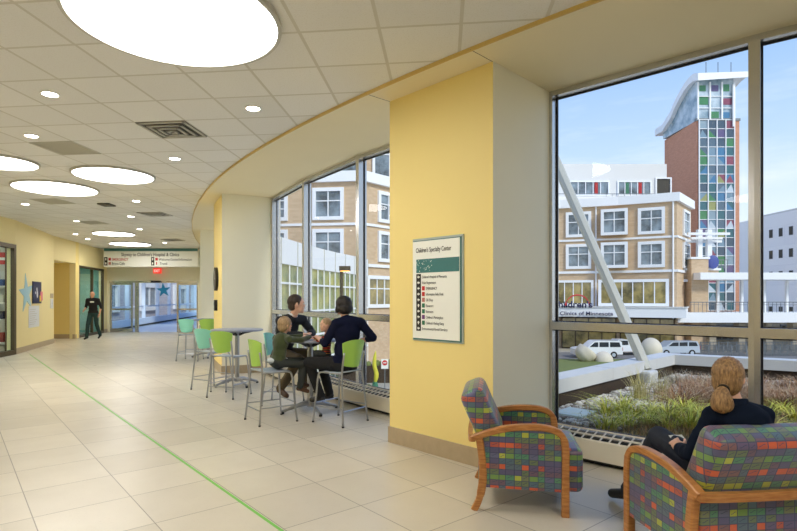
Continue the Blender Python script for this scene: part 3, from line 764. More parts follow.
dup(a1, (-1.42, 7.48, 0), face(1, -.1), 'aqua-backed counter stool the man sits on, mostly hidden by the boy')
# ------------------------------------------------------------ pedestal tables
def make_table(label, loc, rz):
    t = thing('pedestal_table', label, 'table', loc, rz, 'round counter-height tables')
    m = MB(); m.tube([(0, 0, .915), (0, 0, .92), (0, 0, .94), (0, 0, .945)], [.42, .43, .43, .424], 56); m.build('tabletop', 'tabletop', t, smooth='auto')
    m = MB()
    for k in range(4):
        a = pi/4+k*pi/2; c, s = math.cos(a), math.sin(a)
        m.tube([(c*.04, s*.04, .85), (c*.12, s*.12, .885), (c*.28, s*.28, .912)], [.022, .02, .012], 6)
    m.build('bracket', 'black', t)
    MB().cyl((0, 0, .06), .038, .85, 24).build('column', 'chrome', t, smooth='auto')
    for k in range(4):
        a = k*pi/2; c, s = math.cos(a), math.sin(a)
        l = MB(); l.tube(smooth_path([(c*.03, s*.03, .105), (c*.12, s*.12, .10), (c*.25, s*.25, .065), (c*.37, s*.37, .03)], 4), [.024]*5+[.02]*4+[.015]*8, 8, flat=1.3)
        lo = l.build('foot', 'chrome', t, smooth='auto'); MB().cyl((c*.37, s*.37, 0), .022, .025, 12).build('glide', 'black', lo)
    return t
tb = make_table('round blue-grey pedestal table the family sits around', (-.975, 6.97, 0), .5)
dup(tb, (-2.5, 9.06, 0), .7, 'empty round blue-grey pedestal table, the middle of the three')
dup(tb, (-4.42, 13.4, 0), .3, 'farthest round pedestal table, half hidden by the second column')
# ------------------------------------------------------------ figures
def to_mesh(o, name):
    bpy.context.view_layer.update()
    me = bpy.data.meshes.new_from_object(o.evaluated_get(bpy.context.evaluated_depsgraph_get())); return me
def remesh(m, name, material, parent=None, vox=.008, sm=3, wrinkle=0.0, wscale=9.0):
    bm = m.bm; me = bpy.data.meshes.new(name); bm.to_mesh(me); bm.free()
    o = bpy.data.objects.new(name, me); COL.objects.link(o)
    r = o.modifiers.new('r', 'REMESH'); r.mode = 'VOXEL'; r.voxel_size = vox; r.use_smooth_shade = True
    if sm:
        q = o.modifiers.new('s', 'SMOOTH'); q.factor = .5; q.iterations = sm
    me2 = to_mesh(o, name); o.modifiers.clear(); o.data = me2
    if wrinkle:
        NN = [v.normal.copy() for v in me2.vertices]
        for v, nv in zip(me2.vertices, NN):
            p = v.co*wscale; k = noise.noise(Vector((p.x, p.y, p.z*2.2)))+.5*noise.noise(p*2.3)
            v.co += nv*k*wrinkle
    for p in me2.polygons: p.use_smooth = True
    me2.materials.clear(); me2.materials.append(M[material] if isinstance(material, str) else material)
    me2.name = name
    if parent: o.parent = parent
    return o
SKIN = mat('skin', (214, 160, 128), .5, var=.05); SKIN2 = mat('fair_skin', (226, 178, 150), .5, var=.05)
def V(*a): return Vector(a)
def basis(fwd, up):
    z = Vector(up).normalized(); y = Vector(fwd); y = (y-z*y.dot(z)).normalized(); x = y.cross(z)
    return Matrix((x, y, z)).transposed()
def add_hand(m, wrist, d, palm_n, s=1.0, curl=.5, side=1):
    """palm plus four bent fingers and a thumb; d = direction of the hand, palm_n = palm side normal"""
    B = basis(d, palm_n)  # x across, y along, z palm normal
    w = Vector(wrist)
    def P(x, y, z): return w + B @ (Vector((x*side, y, z))*s)
    m.ell(P(0, .045, .002), (.038*s, .052*s, .016*s), B, 12, 8)
    for i, (x, L) in enumerate(((-.028, .062), (-.010, .072), (.009, .068), (.026, .052))):
        a = P(x*.8, .075, 0); c1 = curl*.9; c2 = curl*1.8
        b = P(x, .08+L*.45*math.cos(c1), L*.45*math.sin(c1)); c = P(x*1.02, .08+L*.45*math.cos(c1)+L*.5*math.cos(c2), L*.45*math.sin(c1)+L*.5*math.sin(c2))
        m.cap(a, b, .0095*s, .009*s, 8); m.cap(b, c, .009*s, .0075*s, 8)
    m.cap(P(-.024, .02, .006), P(-.052, .05, .012), .013*s, .011*s, 8); m.cap(P(-.052, .05, .012), P(-.058, .08, .022), .0105*s, .009*s, 8)
def figure(label, group, J, s=1.0, skin=SKIN, vox=.009, top='top', bottom='bottom', shoe='black', sleeve=1.0, torso_w=1.0, hand=True, leg_w=1.0, neck_r=.055, name='person', face_=True, head_s=None, pant=1.0, ear=True):
    """J: joints in world metres. One continuous body, clothes as children"""
    j = {k: Vector(v) for k, v in J.items() if k not in ('hf', 'hu')}
    hs = head_s or s
    HB = basis(J['hf'], J.get('hu', (0, 0, 1))); hd = j['head']
    def H(x, y, z): return hd + HB @ (Vector((x, y, z))*hs)
    tf = ((j['sh_r']-j['sh_l']).normalized()); tup = (j['neck']-j['pelvis']).normalized(); TB = basis(tup.cross(tf)*1.0, tup)
    if (TB @ Vector((1, 0, 0))).dot(tf) < 0: TB = basis(-tup.cross(tf), tup)
    m = MB()
    def torso(m, g):
        pel, ch, nk = j['pelvis'], j['chest'], j['neck']; wst = (pel*.55+ch*.45); wst = j.get('waist', wst)
        m.ell(pel, (.165*s*torso_w+g, .115*s+g, .12*s+g), TB); m.ell(wst, (.135*s*torso_w+g, .10*s+g, .16*s+g), TB)
        m.ell(ch, (.16*s*torso_w+g, .11*s+g, .17*s+g), TB)
        m.cap(wst, ch, .10*s+g, .11*s+g)
        m.cap(j['sh_l'], j['sh_r'], .056*s+g); c = (j['sh_l']+j['sh_r'])/2
        for q in ('sh_l', 'sh_r'): m.cap(nk.lerp(c, .35), j[q].lerp(c, .12)+V(0, 0, .01*s), .048*s+g, .046*s+g)
    torso(m, 0)
    m.cap(j['neck']-V(0, 0, .04*s), hd + HB@Vector((0, -.01, -.05))*hs, neck_r*s, neck_r*.92*s)
    for q in 'lr':
        a, b, c = j['sh_'+q], j['el_'+q], j['wr_'+q]
        m.cap(a, b, .048*s, .038*s); m.cap(b, c, .038*s, .025*s)
        if hand:
            hdv = J.get('hd_'+q); hdv = Vector(hdv) if hdv else (c-b)
            pn = J.get('pn_'+q, (0, 0, -1)); add_hand(m, c, hdv, pn, s*1.0, curl=J.get('curl', .5), side=1 if q == 'l' else -1)
        a, b, c = j['hip_'+q], j['kn_'+q], j['an_'+q]
        m.cap(a, b, .08*s*leg_w, .055*s); m.cap(b, c, .054*s, .034*s)
        td = (j['toe_'+q]-c); m.cap(c-V(0, 0, .02*s), j['toe_'+q], .036*s, .026*s)
    # head: skull, jaw, brow, nose, lips, ears
    m.ell(H(0, -.008, .02), (.075*hs, .094*hs, .092*hs), HB, 24, 16); m.ell(H(0, .028, -.048), (.054*hs, .058*hs, .06*hs), HB, 20, 12); m.ell(H(0, .066, -.088), (.024*hs, .022*hs, .02*hs), HB)
    m.cap(H(0, .083, .012), H(0, .093, -.02), .008*hs, .011*hs, 8); m.ell(H(0, .08, .03), (.045*hs, .014*hs, .01*hs), HB)
    m.ell(H(.0, .082, -.053), (.022*hs, .01*hs, .009*hs), HB)
    for sx in (-1, 1):
        if ear: m.ell(H(sx*.076, -.008, -.004), (.008*hs, .019*hs, .03*hs), HB, 10, 8)
        m.ell(H(sx*.04, .062, -.02), (.02*hs, .02*hs, .018*hs), HB, 10, 8)
    body = remesh(m, name, skin, None, vox, 2)
    tag(body, label, 'person', group)
    if face_:
        for sx in (-1, 1):
            e = MB(); e.ell(H(sx*.031, .0795, .008), (.012*hs, .007*hs, .006*hs), HB, 10, 8); eo = e.build('eye', mat('eye_white', (226, 222, 216), .3, var=0), body, smooth=True)
            MB().ell(H(sx*.031, .085, .008), (.0055*hs, .003*hs, .0055*hs), HB, 8, 6).build('iris', mat('iris_brown', (50, 34, 24), .2, var=0), eo, smooth=True)
            MB().cap(H(sx*.018, .086, .028), H(sx*.046, .078, .029), .0038*hs, .003*hs, 6).build('eyebrow', mat('brow', (70, 50, 36), .7, var=0), body)
        MB().ell(H(0, .089, -.053), (.02*hs, .005*hs, .005*hs), HB, 12, 6).build('mouth', mat('lip', (176, 100, 92), .5, var=0), body, smooth=True)
    # top
    m = MB(); g = .012*s; torso(m, g)
    for q in 'lr':
        a, b, c = j['sh_'+q], j['el_'+q], j['wr_'+q]
        if sleeve <= .5: m.cap(a, a.lerp(b, sleeve*2), .048*s+g, .043*s+g)
        else: m.cap(a, b, .048*s+g, .04*s+g); m.cap(b, b.lerp(c, (sleeve-.5)*2), .04*s+g, .03*s+g)
    m.cap(j['neck']-V(0, 0, .05*s), j['neck']-V(0, 0, .012*s), (neck_r+.014)*s, (neck_r+.008)*s)
    remesh(m, 'top', M[top], body, vox, 3, .006*s)
    m = MB(); g = .013*s
    m.ell(j['pelvis']-TB@Vector((0, 0, .03*s)), (.168*s*torso_w+g, .118*s+g, .115*s+g), TB)
    for q in 'lr':
        a, b, c = j['hip_'+q], j['kn_'+q], j['an_'+q]; g2 = g
        m.cap(a, b, .082*s*leg_w+g, .057*s+g); m.cap(b, b.lerp(c, pant), .056*s+g, .045*s+g)
    remesh(m, 'trousers', M[bottom], body, vox, 3, .006*s)
    for q in 'lr':
        c, t = j['an_'+q], j['toe_'+q]; d = (t-c); d2 = d.normalized()
        m = MB(); m.cap(c-V(0, 0, .03*s), t, .043*s, .036*s); m.cap(c-V(0, 0, .03*s), c-V(0, 0, .03*s)-Vector((d2.x, d2.y, 0))*.03*s, .042*s)
        remesh(m, 'shoe', M[shoe] if isinstance(shoe, str) else shoe, body, vox, 2)
    return body, H, HB, hs, j
def hair_mat(name, dark, light, sc=60, dirn=(1, 1, .25)):
    m = bpy.data.materials.new(name); m.use_nodes = True; k = N(m); b = k.n['Principled BSDF']
    tc = k.new('ShaderNodeTexCoord'); mp = k.new('ShaderNodeMapping'); mp.inputs['Scale'].default_value = dirn
    k.l.new(tc.outputs['Object'], mp.inputs[0]); n = k.noise(mp.outputs[0], sc, 4, .6)
    k.l.new(k.ramp(n, [(.3, lin(dark)), (.7, lin(light))]), b.inputs['Base Color']); b.inputs['Roughness'].default_value = .55
    bn = k.new('ShaderNodeBump'); bn.inputs['Strength'].default_value = .5; bn.inputs['Distance'].default_value = .004; k.l.new(n, bn.inputs['Height']); k.l.new(bn.outputs[0], b.inputs['Normal'])
    return m
M['blonde'] = hair_mat('blonde_hair', (94, 68, 42), (176, 138, 90), 110)
M['darkhair'] = hair_mat('dark_hair', (16, 12, 12), (32, 24, 22), 90); M['brownhair'] = hair_mat('brown_hair', (40, 30, 24), (70, 54, 42), 90)
M['boyhair'] = hair_mat('light_brown_hair', (134, 108, 76), (186, 156, 116), 90); M['greyhair'] = hair_mat('grey_hair', (120, 112, 104), (160, 150, 140), 90)
M['navy_cloth'] = mat('navy_knit', (18, 22, 46), .9, var=.12, spec=.15); M['ink_cloth'] = mat('dark_navy_knit', (14, 24, 42), .9, var=.12, spec=.15)
M['black_cloth'] = mat('black_cloth', (20, 20, 22), .8, var=.1); M['dark_knit'] = mat('charcoal_knit', (26, 28, 34), .8, var=.12)
M['denim'] = mat('dark_denim', (22, 30, 46), .8, var=.15); M['khaki'] = mat('brown_trousers', (86, 74, 52), .8, var=.12)
M['olive'] = mat('olive_fleece', (58, 68, 34), .9, var=.15, sheen=.3); M['slate'] = mat('slate_trousers', (46, 50, 48), .85, var=.12)
M['brown_boot'] = mat('brown_boot', (84, 56, 34), .5, var=.15); M['teal_cloth'] = mat('dark_teal_cloth', (24, 56, 56), .8, var=.12)
def stripes():
    m = bpy.data.materials.new('striped_knit'); m.use_nodes = True; k = N(m); b = k.n['Principled BSDF']
    g = k.new('ShaderNodeNewGeometry').outputs['Position']; z = k.dot(g, (0, 0, 1))
    f = k.math('FRACT', k.math('DIVIDE', z, .042))
    k.l.new(k.ramp(f, [(0, lin((60, 24, 22))), (.35, lin((190, 70, 40))), (.6, lin((40, 24, 30))), (.85, lin((206, 140, 60)))], 'CONSTANT'), b.inputs['Base Color']); b.inputs['Roughness'].default_value = .9
    return m
M['striped'] = stripes()
# --- blonde woman in the near armchair, seen from behind
J = dict(pelvis=(1.885, 2.90, .53), chest=(1.855, 2.80, .77), neck=(1.835, 2.80, .915), head=(1.825, 2.845, 1.048), hf=(1.0, 1, -.08), hu=(0, .05, 1),
 sh_l=(1.72, 2.80, .850), el_l=(1.64, 2.86, .635), wr_l=(1.70, 3.08, .60), hd_l=(.25, 1, .05), pn_l=(.5, .2, -.6),
 sh_r=(1.965, 2.80, .850), el_r=(2.05, 2.88, .63), wr_r=(1.90, 3.10, .59), hd_r=(-.6, 1, .0), pn_r=(-.5, .2, -.6),
 hip_l=(1.80, 2.93, .51), kn_l=(1.715, 3.36, .60), an_l=(1.70, 3.74, .13), toe_l=(1.655, 3.90, .05),
 hip_r=(1.97, 2.93, .50), kn_r=(1.97, 3.38, .52), an_r=(1.90, 3.55, .11), toe_r=(1.87, 3.70, .04))
b, H, HB, hs, j = figure('woman with a blonde ponytail and dark navy sweater sitting with her back to the viewer', None, J, .93, SKIN2, .007, 'ink_cloth', 'denim', 'black', neck_r=.048, ear=True, head_s=.90)
# roll-neck collar
m = MB(); m.tube([j['neck']-V(0, 0, .03), j['neck']+V(0, .012, .028)], [.068, .058], 20); remesh(m, 'collar', 'ink_cloth', b, .006, 2, .002)
m = MB()
m.ell(H(0, -.016, .026), (.084*hs, .103*hs, .100*hs), HB, 32, 20); m.ell(H(0, -.045, -.02), (.080*hs, .075*hs, .085*hs), HB, 24, 14)
c0 = H(0, .075, -.03)
hair = None
bm = m.bm
# open the face side
geo = [v for v in bm.verts if (HB.transposed() @ (v.co-hd if False else v.co-j['head'])).y > .058 and (HB.transposed() @ (v.co-j['head'])).z < .075]
bmesh.ops.delete(bm, geom=geo, context='VERTS')
bmesh.ops.holes_fill(bm, edges=bm.edges[:], sides=0)
def strands(o, hd, HB, amp=.0022, tail=None):
    NN = [v.normal.copy() for v in o.data.vertices]
    for v, nv in zip(o.data.vertices, NN):
        l = HB.transposed() @ (v.co-hd)
        c = Vector(tail) if tail is not None else Vector((0, -.115, -.055))
        dd = l-c; a = math.atan2(dd.x, dd.z)
        v.co += nv*amp*(math.sin(a*46+noise.noise(l*25)*3)+.6*math.sin(a*97))
ho = remesh(m, 'hair', 'blonde', b, .005, 4); strands(ho, j['head'], HB, .0012)
m = MB(); T0 = H(.0, -.118, -.052)
P = smooth_path([H(0, -.09, -.045), H(0, -.125, -.055), H(-.003, -.148, -.085), H(-.004, -.152, -.125), H(-.004, -.146, -.165), H(-.004, -.14, -.19)], 4)
m.tube(P, [.034, .028, .024, .022, .022, .026, .030, .036, .040, .044, .046, .049, .051, .052, .052, .050, .046, .040, .030, .02, .008][:len(P)], 16)
po = remesh(m, 'ponytail', 'blonde', ho, .0045, 2)
NN = [v.normal.copy() for v in po.data.vertices]
for v, nv in zip(po.data.vertices, NN):
    l = v.co-T0; v.co += nv*.0014*math.sin(math.atan2(l.x, l.y+.04)*30+noise.noise(l*20)*2)
m = MB(); cc = H(0, -.128, -.056)
m.tube([cc+HB@Vector((0, .006, 0)), cc-HB@Vector((0, .006, .006))], .0285, 16); m.build('hair_tie', 'black_cloth', ho, smooth='auto')
# booklet in her hands
bk = thing('booklet', 'small red and white booklet in the blonde woman\'s hands', 'booklet', (1.78, 3.19, .615), .2)
mm = Matrix.Translation((0, 0, 0)) @ Matrix.Rotation(.6, 4, 'X')
q = MB(); q.box((0, 0, 0), (.15, .004, .1), mtx=mm @ Matrix.Diagonal((1, 1, 1, 1)))
MB().box((0, 0, 0), (.15, .10, .006), mtx=mm @ Matrix.Diagonal((.16, .11, .006, 1))).build('cover', 'red_sign', bk); q.bm.free()
MB().box((0, 0, 0), (1, 1, 1), mtx=mm @ Matrix.Translation((-.02, 0, -.004)) @ Matrix.Diagonal((.09, .112, .003, 1))).build('page', 'paper', bk)
# --- father
J = dict(pelvis=(-1.42, 7.44, .70), chest=(-1.33, 7.28, 1.06), neck=(-1.24, 7.18, 1.235), head=(-1.175, 7.15, 1.385), hf=(1, .25, -.12),
 sh_l=(-1.13, 7.34, 1.175), el_l=(-1.0, 7.43, .985), wr_l=(-1.00, 7.16, 1.0), hd_l=(-.1, -1, -.05), pn_l=(.1, 0, -1),
 sh_r=(-1.38, 7.06, 1.165), el_r=(-1.32, 6.98, .98), wr_r=(-1.10, 7.0, .995), hd_r=(1, .15, -.05), pn_r=(.1, 0, -1),
 hip_l=(-1.36, 7.53, .69), kn_l=(-1.02, 7.36, .70), an_l=(-1.08, 7.4, .29), toe_l=(-.92, 7.36, .24),
 hip_r=(-1.38, 7.34, .69), kn_r=(-1.13, 7.04, .66), an_r=(-1.38, 7.08, .28), toe_r=(-1.28, 6.96, .20))
b, H, HB, hs, j = figure('man in a dark sweater sitting behind the table, looking to the right', None, J, 1.0, SKIN2, .009, 'dark_knit', 'khaki', 'brown_boot', head_s=1.10)
m = MB(); m.ell(H(0, -.022, .034), (.082*hs, .096*hs, .092*hs), HB, 24, 16); m.ell(H(0, -.055, -.02), (.068*hs, .055*hs, .06*hs), HB)
for sx in (-1, 1): m.cap(H(sx*.074, .02, .03), H(sx*.075, .015, -.005), .010*hs, .007*hs, 8)
remesh(m, 'hair', 'brownhair', b, .007, 1, .003, 40)
m = MB(); m.tube([j['neck']+V(.004, 0, .002), j['neck']+V(.012, 0, .026)], [.069, .063], 16); m.build('shirt_collar', 'sheet', b, smooth='auto')
# --- boy
J = dict(pelvis=(-1.29, 6.47, .72), chest=(-1.265, 6.49, .93), neck=(-1.245, 6.51, 1.035), head=(-1.215, 6.53, 1.145), hf=(.75, .65, -.1),
 sh_l=(-1.34, 6.59, .975), el_l=(-1.22, 6.76, .975), wr_l=(-1.06, 6.80, .99), pn_l=(0, 0, -1),
 sh_r=(-1.14, 6.40, .975), el_r=(-1.02, 6.52, .96), wr_r=(-.94, 6.68, .985), pn_r=(0, 0, -1),
 hip_l=(-1.26, 6.53, .695), kn_l=(-1.03, 6.70, .68), an_l=(-1.06, 6.74, .42), toe_l=(-.98, 6.78, .365),
 hip_r=(-1.22, 6.42, .695), kn_r=(-.98, 6.55, .66), an_r=(-1.04, 6.55, .385), toe_r=(-.95, 6.58, .325))
b, H, HB, hs, j = figure('small boy with light brown hair and olive sweater on the nearest stool', None, J, .70, SKIN2, .007, 'olive', 'slate', 'brown_boot', head_s=.86, leg_w=.85)
m = MB(); m.ell(H(0, -.016, .03), (.087*hs, .100*hs, .092*hs), HB, 24, 16); m.ell(H(0, -.045, -.03), (.084*hs, .066*hs, .075*hs), HB)
for sx in (-1, 1): m.cap(H(sx*.078, .01, .02), H(sx*.078, 0, -.045), .014*hs, .011*hs, 8)
remesh(m, 'hair', 'boyhair', b, .006, 2, .002, 30)
m = MB(); m.ell(j['pelvis']+V(0, 0, -.005), (.135, .095, .05)); remesh(m, 'shirt_hem', 'sheet', b, .006, 2)
# --- mother
J = dict(pelvis=(-.49, 6.40, .70), chest=(-.455, 6.42, 1.05), neck=(-.475, 6.44, 1.235), head=(-.505, 6.47, 1.375), hf=(-.75, .65, -.1),
 sh_l=(-.575, 6.35, 1.165), el_l=(-.715, 6.38, .93), wr_l=(-.83, 6.60, .985), hd_l=(-.3, 1, .0), pn_l=(0, .2, -1),
 sh_r=(-.295, 6.47, 1.17), el_r=(-.145, 6.50, .985), wr_r=(-.36, 6.62, .93), hd_r=(-1, .3, 0), pn_r=(-.3, 0, -1),
 hip_l=(-.62, 6.37, .685), kn_l=(-.93, 6.52, .69), an_l=(-.80, 6.66, .25), toe_l=(-.92, 6.75, .19),
 hip_r=(-.52, 6.5, .685), kn_r=(-.80, 6.72, .68), an_r=(-.70, 6.75, .27), toe_r=(-.82, 6.84, .21))
b, H, HB, hs, j = figure('woman with a dark bob and navy top holding a baby on her lap', None, J, .96, SKIN2, .009, 'navy_cloth', 'black_cloth', 'black', sleeve=.66, head_s=1.0, neck_r=.05)
m = MB(); m.ell(H(0, -.014, .03), (.093*hs, .108*hs, .096*hs), HB, 24, 16); m.ell(H(0, -.038, -.03), (.098*hs, .088*hs, .078*hs), HB, 24, 14)
for sx in (-1, 1): m.cap(H(sx*.078, .02, -.01), H(sx*.082, .024, -.065), .024*hs, .024*hs, 10)
remesh(m, 'hair', 'darkhair', b, .007, 2, .003, 40)
# --- baby on her lap
J = dict(pelvis=(-.72, 6.60, .80), chest=(-.715, 6.585, .93), neck=(-.715, 6.57, 1.03), head=(-.725, 6.55, 1.14), hf=(-.85, -.45, -.2),
 sh_l=(-.68, 6.50, .99), el_l=(-.75, 6.50, .93), wr_l=(-.83, 6.55, .955), pn_l=(0, 0, -1),
 sh_r=(-.73, 6.66, .99), el_r=(-.82, 6.70, .95), wr_r=(-.88, 6.68, .97), pn_r=(0, 0, -1),
 hip_l=(-.73, 6.56, .78), kn_l=(-.84, 6.54, .79), an_l=(-.86, 6.545, .68), toe_l=(-.90, 6.53, .66),
 hip_r=(-.74, 6.64, .78), kn_r=(-.86, 6.68, .79), an_r=(-.875, 6.69, .68), toe_r=(-.915, 6.69, .66))
b, H, HB, hs, j = figure('baby in a red striped top held on the woman\'s lap at the table', None, J, .46, SKIN2, .005, 'striped', 'slate', 'black', head_s=.76)
m = MB(); m.ell(H(0, -.018, .032), (.082*hs, .096*hs, .088*hs), HB, 24, 16); m.ell(H(0, -.05, -.015), (.07*hs, .055*hs, .06*hs), HB)
remesh(m, 'hair', 'boyhair', b, .005, 1, .002, 45)
# --- man walking by the far left
bx, by = -10.45, 19.2
def L(x, y, z): return (bx+x, by+y, z)
J = dict(pelvis=L(0, 0, .95), chest=L(0, -.03, 1.27), neck=L(0, -.04, 1.46), head=L(0, -.06, 1.59), hf=(.25, -1, -.1),
 sh_l=L(.19, -.03, 1.40), el_l=L(.25, .06, 1.14), wr_l=L(.24, -.03, .90), pn_l=(-1, 0, 0),
 sh_r=L(-.19, -.03, 1.40), el_r=L(-.25, -.02, 1.14), wr_r=L(-.20, -.24, 1.03), pn_r=(1, 0, 0),
 hip_l=L(.09, 0, .92), kn_l=L(.11, .02, .51), an_l=L(.12, .24, .14), toe_l=L(.12, .14, .04),
 hip_r=L(-.09, 0, .92), kn_r=L(-.10, -.17, .52), an_r=L(-.11, -.22, .10), toe_r=L(-.11, -.36, .04))
b, H, HB, hs, j = figure('bald man in a black shirt with a white badge walking past the teal glass', None, J, .98, SKIN, .012, 'black_cloth', 'teal_cloth', 'black', sleeve=.6, torso_w=1.08)
m = MB(); m.ell(H(0, -.03, -.005), (.079*hs, .082*hs, .055*hs), HB); remesh(m, 'hair', 'greyhair', b, .008, 1)
MB().box(tuple(Vector(L(.05, -.175, 1.33))), (.13, .012, .05), rz=.1).build('name_badge', 'paper', b)
# ------------------------------------------------------------ shop stock seen through the left window
r4 = random.Random(5)
sh = thing('display_shelf', 'white shop shelving behind the window at the left edge', 'shelf', (-11.7, 16.4, 0), 0)
for z in (.1, .8, 1.3, 1.8): MB().boxab((-.5, -.3, z), (.75, .3, z+.04)).build('shelf', 'white', sh)
MB().boxab((-.5, .3, 0), (.75, .34, 2.3)).build('back_panel', 'white', sh)
cl = [(40, 80, 140), (220, 220, 225), (60, 110, 170), (150, 60, 50), (30, 40, 70), (200, 200, 190)]
SM = [mat('stock_%d' % i, c, .7, var=.1) for i, c in enumerate(cl)]
k = 0
for z, zn in ((.14, 'lowest'), (.84, 'second'), (1.34, 'third'), (1.84, 'top')):
    for i in range(5):
        k += 1; h = .16+r4.random()*.16
        o = MB().box((-12.06+i*.235, 16.3, z+.0+h/2), (.2, .3, h), bev=.03).build('folded_clothing', SM[(k*5) % 6])
        tag(o, 'stack of folded clothing on the %s shelf inside the shop' % zn, 'clothing', 'folded clothing on the shop %s shelf' % zn)
bn = thing('shop_banner', 'red and white banner inside the top of the shop window', 'banner', (-11.6, 15.6, 2.45), 0)
MB().boxab((-.1, 0, 0), (.9, .03, .35)).build('panel', 'red_sign', bn); MB().boxab((-.05, -.004, .12), (.85, 0, .2)).build('white_stripe', 'paper', bn)
# ------------------------------------------------------------ outside: materials
GZ = -5.03
def brick_mat(name, c1, c2, mortar, sc=1.0, bw=.5, bh=.2):
    m = bpy.data.materials.new(name); m.use_nodes = True; k = N(m); b = k.n['Principled BSDF']
    g = k.new('ShaderNodeNewGeometry').outputs['Position']; h = k.math('ADD', k.dot(g, (1, 0, 0)), k.math('MULTIPLY', k.dot(g, (0, 1, 0)), .7))
    br = k.new('ShaderNodeTexBrick'); k.l.new(k.comb(h, k.dot(g, (0, 0, 1))), br.inputs['Vector'])
    br.inputs['Color1'].default_value = lin(c1); br.inputs['Color2'].default_value = lin(c2); br.inputs['Mortar'].default_value = lin(mortar)
    br.inputs['Scale'].default_value = sc; br.inputs['Brick Width'].default_value = bw; br.inputs['Row Height'].default_value = bh; br.inputs['Mortar Size'].default_value = .012
    k.l.new(br.outputs[0], b.inputs['Base Color']); b.inputs['Roughness'].default_value = .85; return m
M['tan_brick'] = brick_mat('tan_brick', (206, 180, 148), (194, 166, 134), (190, 172, 148))
M['red_brick'] = brick_mat('red_brick', (204, 146, 118), (192, 134, 106), (184, 140, 118))
M['stone_wall'] = brick_mat('rough_stone', (190, 178, 156), (150, 140, 122), (90, 84, 76), 1, 1.0, .4)
M['far_panel'] = brick_mat('concrete_panels', (246, 244, 242), (240, 238, 238), (196, 196, 198), 1, 9, 4.4)
M['ext_white'] = mat('white_fascia', (236, 238, 240), .6, var=.03, vscale=.3)
M['ext_grey'] = mat('pale_grey_cladding', (214, 214, 212), .6, var=.04, vscale=.4)
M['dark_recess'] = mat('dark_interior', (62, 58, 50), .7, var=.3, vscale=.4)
def extglass(name, a, b, es=0):
    m = mat(name, a, .08, var=0, spec=.9); k = N(m); bs = k.n['Principled BSDF']
    g = k.new('ShaderNodeNewGeometry').outputs['Position']
    n = k.noise(g, .55, 4, .6); c = k.ramp(n, [(.35, lin(a)), (.65, lin(b))])
    k.l.new(c, bs.inputs['Base Color'])
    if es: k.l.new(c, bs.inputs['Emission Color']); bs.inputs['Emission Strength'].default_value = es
    return m
M['win_glass'] = extglass('facade_glass', (66, 74, 78), (140, 156, 166))
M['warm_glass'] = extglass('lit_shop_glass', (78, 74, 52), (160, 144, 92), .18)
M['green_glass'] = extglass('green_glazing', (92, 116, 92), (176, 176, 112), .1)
M['lawn'] = mat('lawn', (112, 122, 66), .95, var=.25, vscale=1.5); M['paving'] = mat('paving', (176, 168, 152), .85, var=.1, vscale=.6); M['asphalt'] = mat('asphalt', (120, 118, 116), .9, var=.1)
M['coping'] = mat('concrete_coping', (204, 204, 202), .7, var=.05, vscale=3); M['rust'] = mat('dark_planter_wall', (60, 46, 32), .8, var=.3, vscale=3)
M['soil'] = mat('mulch', (92, 78, 58), .95, var=.35, vscale=14, bump=.6, bscale=60)
M['paintw'] = mat('white_steel', (178, 177, 166), .45, var=.03); M['carwhite'] = mat('white_car_paint', (236, 238, 240), .25, var=0, coat=.5); M['carsilver'] = mat('silver_car_paint', (186, 196, 206), .25, var=0, coat=.5)
M['carglass'] = mat('car_glass', (40, 48, 56), .1, var=0); M['tyre'] = mat('tyre', (24, 24, 24), .8, var=0)
M['carred'] = mat('tail_lamp', (170, 30, 30), .3, var=0)
M['sculpt'] = mat('travertine', (214, 204, 184), .8, var=.18, vscale=1.2)
M['railmetal'] = mat('grey_railing', (120, 126, 130), .5, metal=.4, var=.03)
# ground, lawn, road
tag(struct(MB().boxab((-120, 20, GZ-.5), (160, 220, GZ)).build('ground', 'paving')))
struct(MB().boxab((8, 43.5, GZ), (33, 56.8, GZ+.04)).build('ground_lawn', 'lawn'))
struct(MB().boxab((-60, 57.2, GZ), (120, 64, GZ+.03)).build('ground_road', 'asphalt'))
def ray_s(px, A, B):
    a = (px-CX)/F; d = (B-A).normalized(); s = (a*A.y-A.x)/(d.x-a*d.y); p = A+d*s; return s, p
def rel(py, Y): return EYE+(HY-py)/F*Y
bd = thing('hospital_building', 'tan brick hospital building with white-framed windows across the courtyard', 'building')
FP = [Vector(p) for p in ((-20, 55.8), (-2.3, 53.6), (13.0, 70.9), (22.85, 70.0), (29.4, 67.6), (35.1, 64.5), (40.3, 70.6))]
TOP = EYE+11.75
bk_ = [Vector((p.x+2*(1 if p.x > 38 else 0), 92)) for p in FP]
m = MB(); m.prism(FP+[Vector((40.3, 90)), Vector((-20, 90))], GZ, TOP); m.build('brick_wall', 'tan_brick', bd)
def along(P, off): return offs(P, off)
for n, z0, z1, o_ in (('cornice', TOP-.1, TOP+.95, .45), ('string_course', EYE+7.3, EYE+7.55, .15), ('string_course', EYE+3.15, EYE+3.45, .2)):
    m = MB(); m.strip(along(FP, -.1), along(FP, o_), z0, z1); m.build(n, 'ext_white', bd)
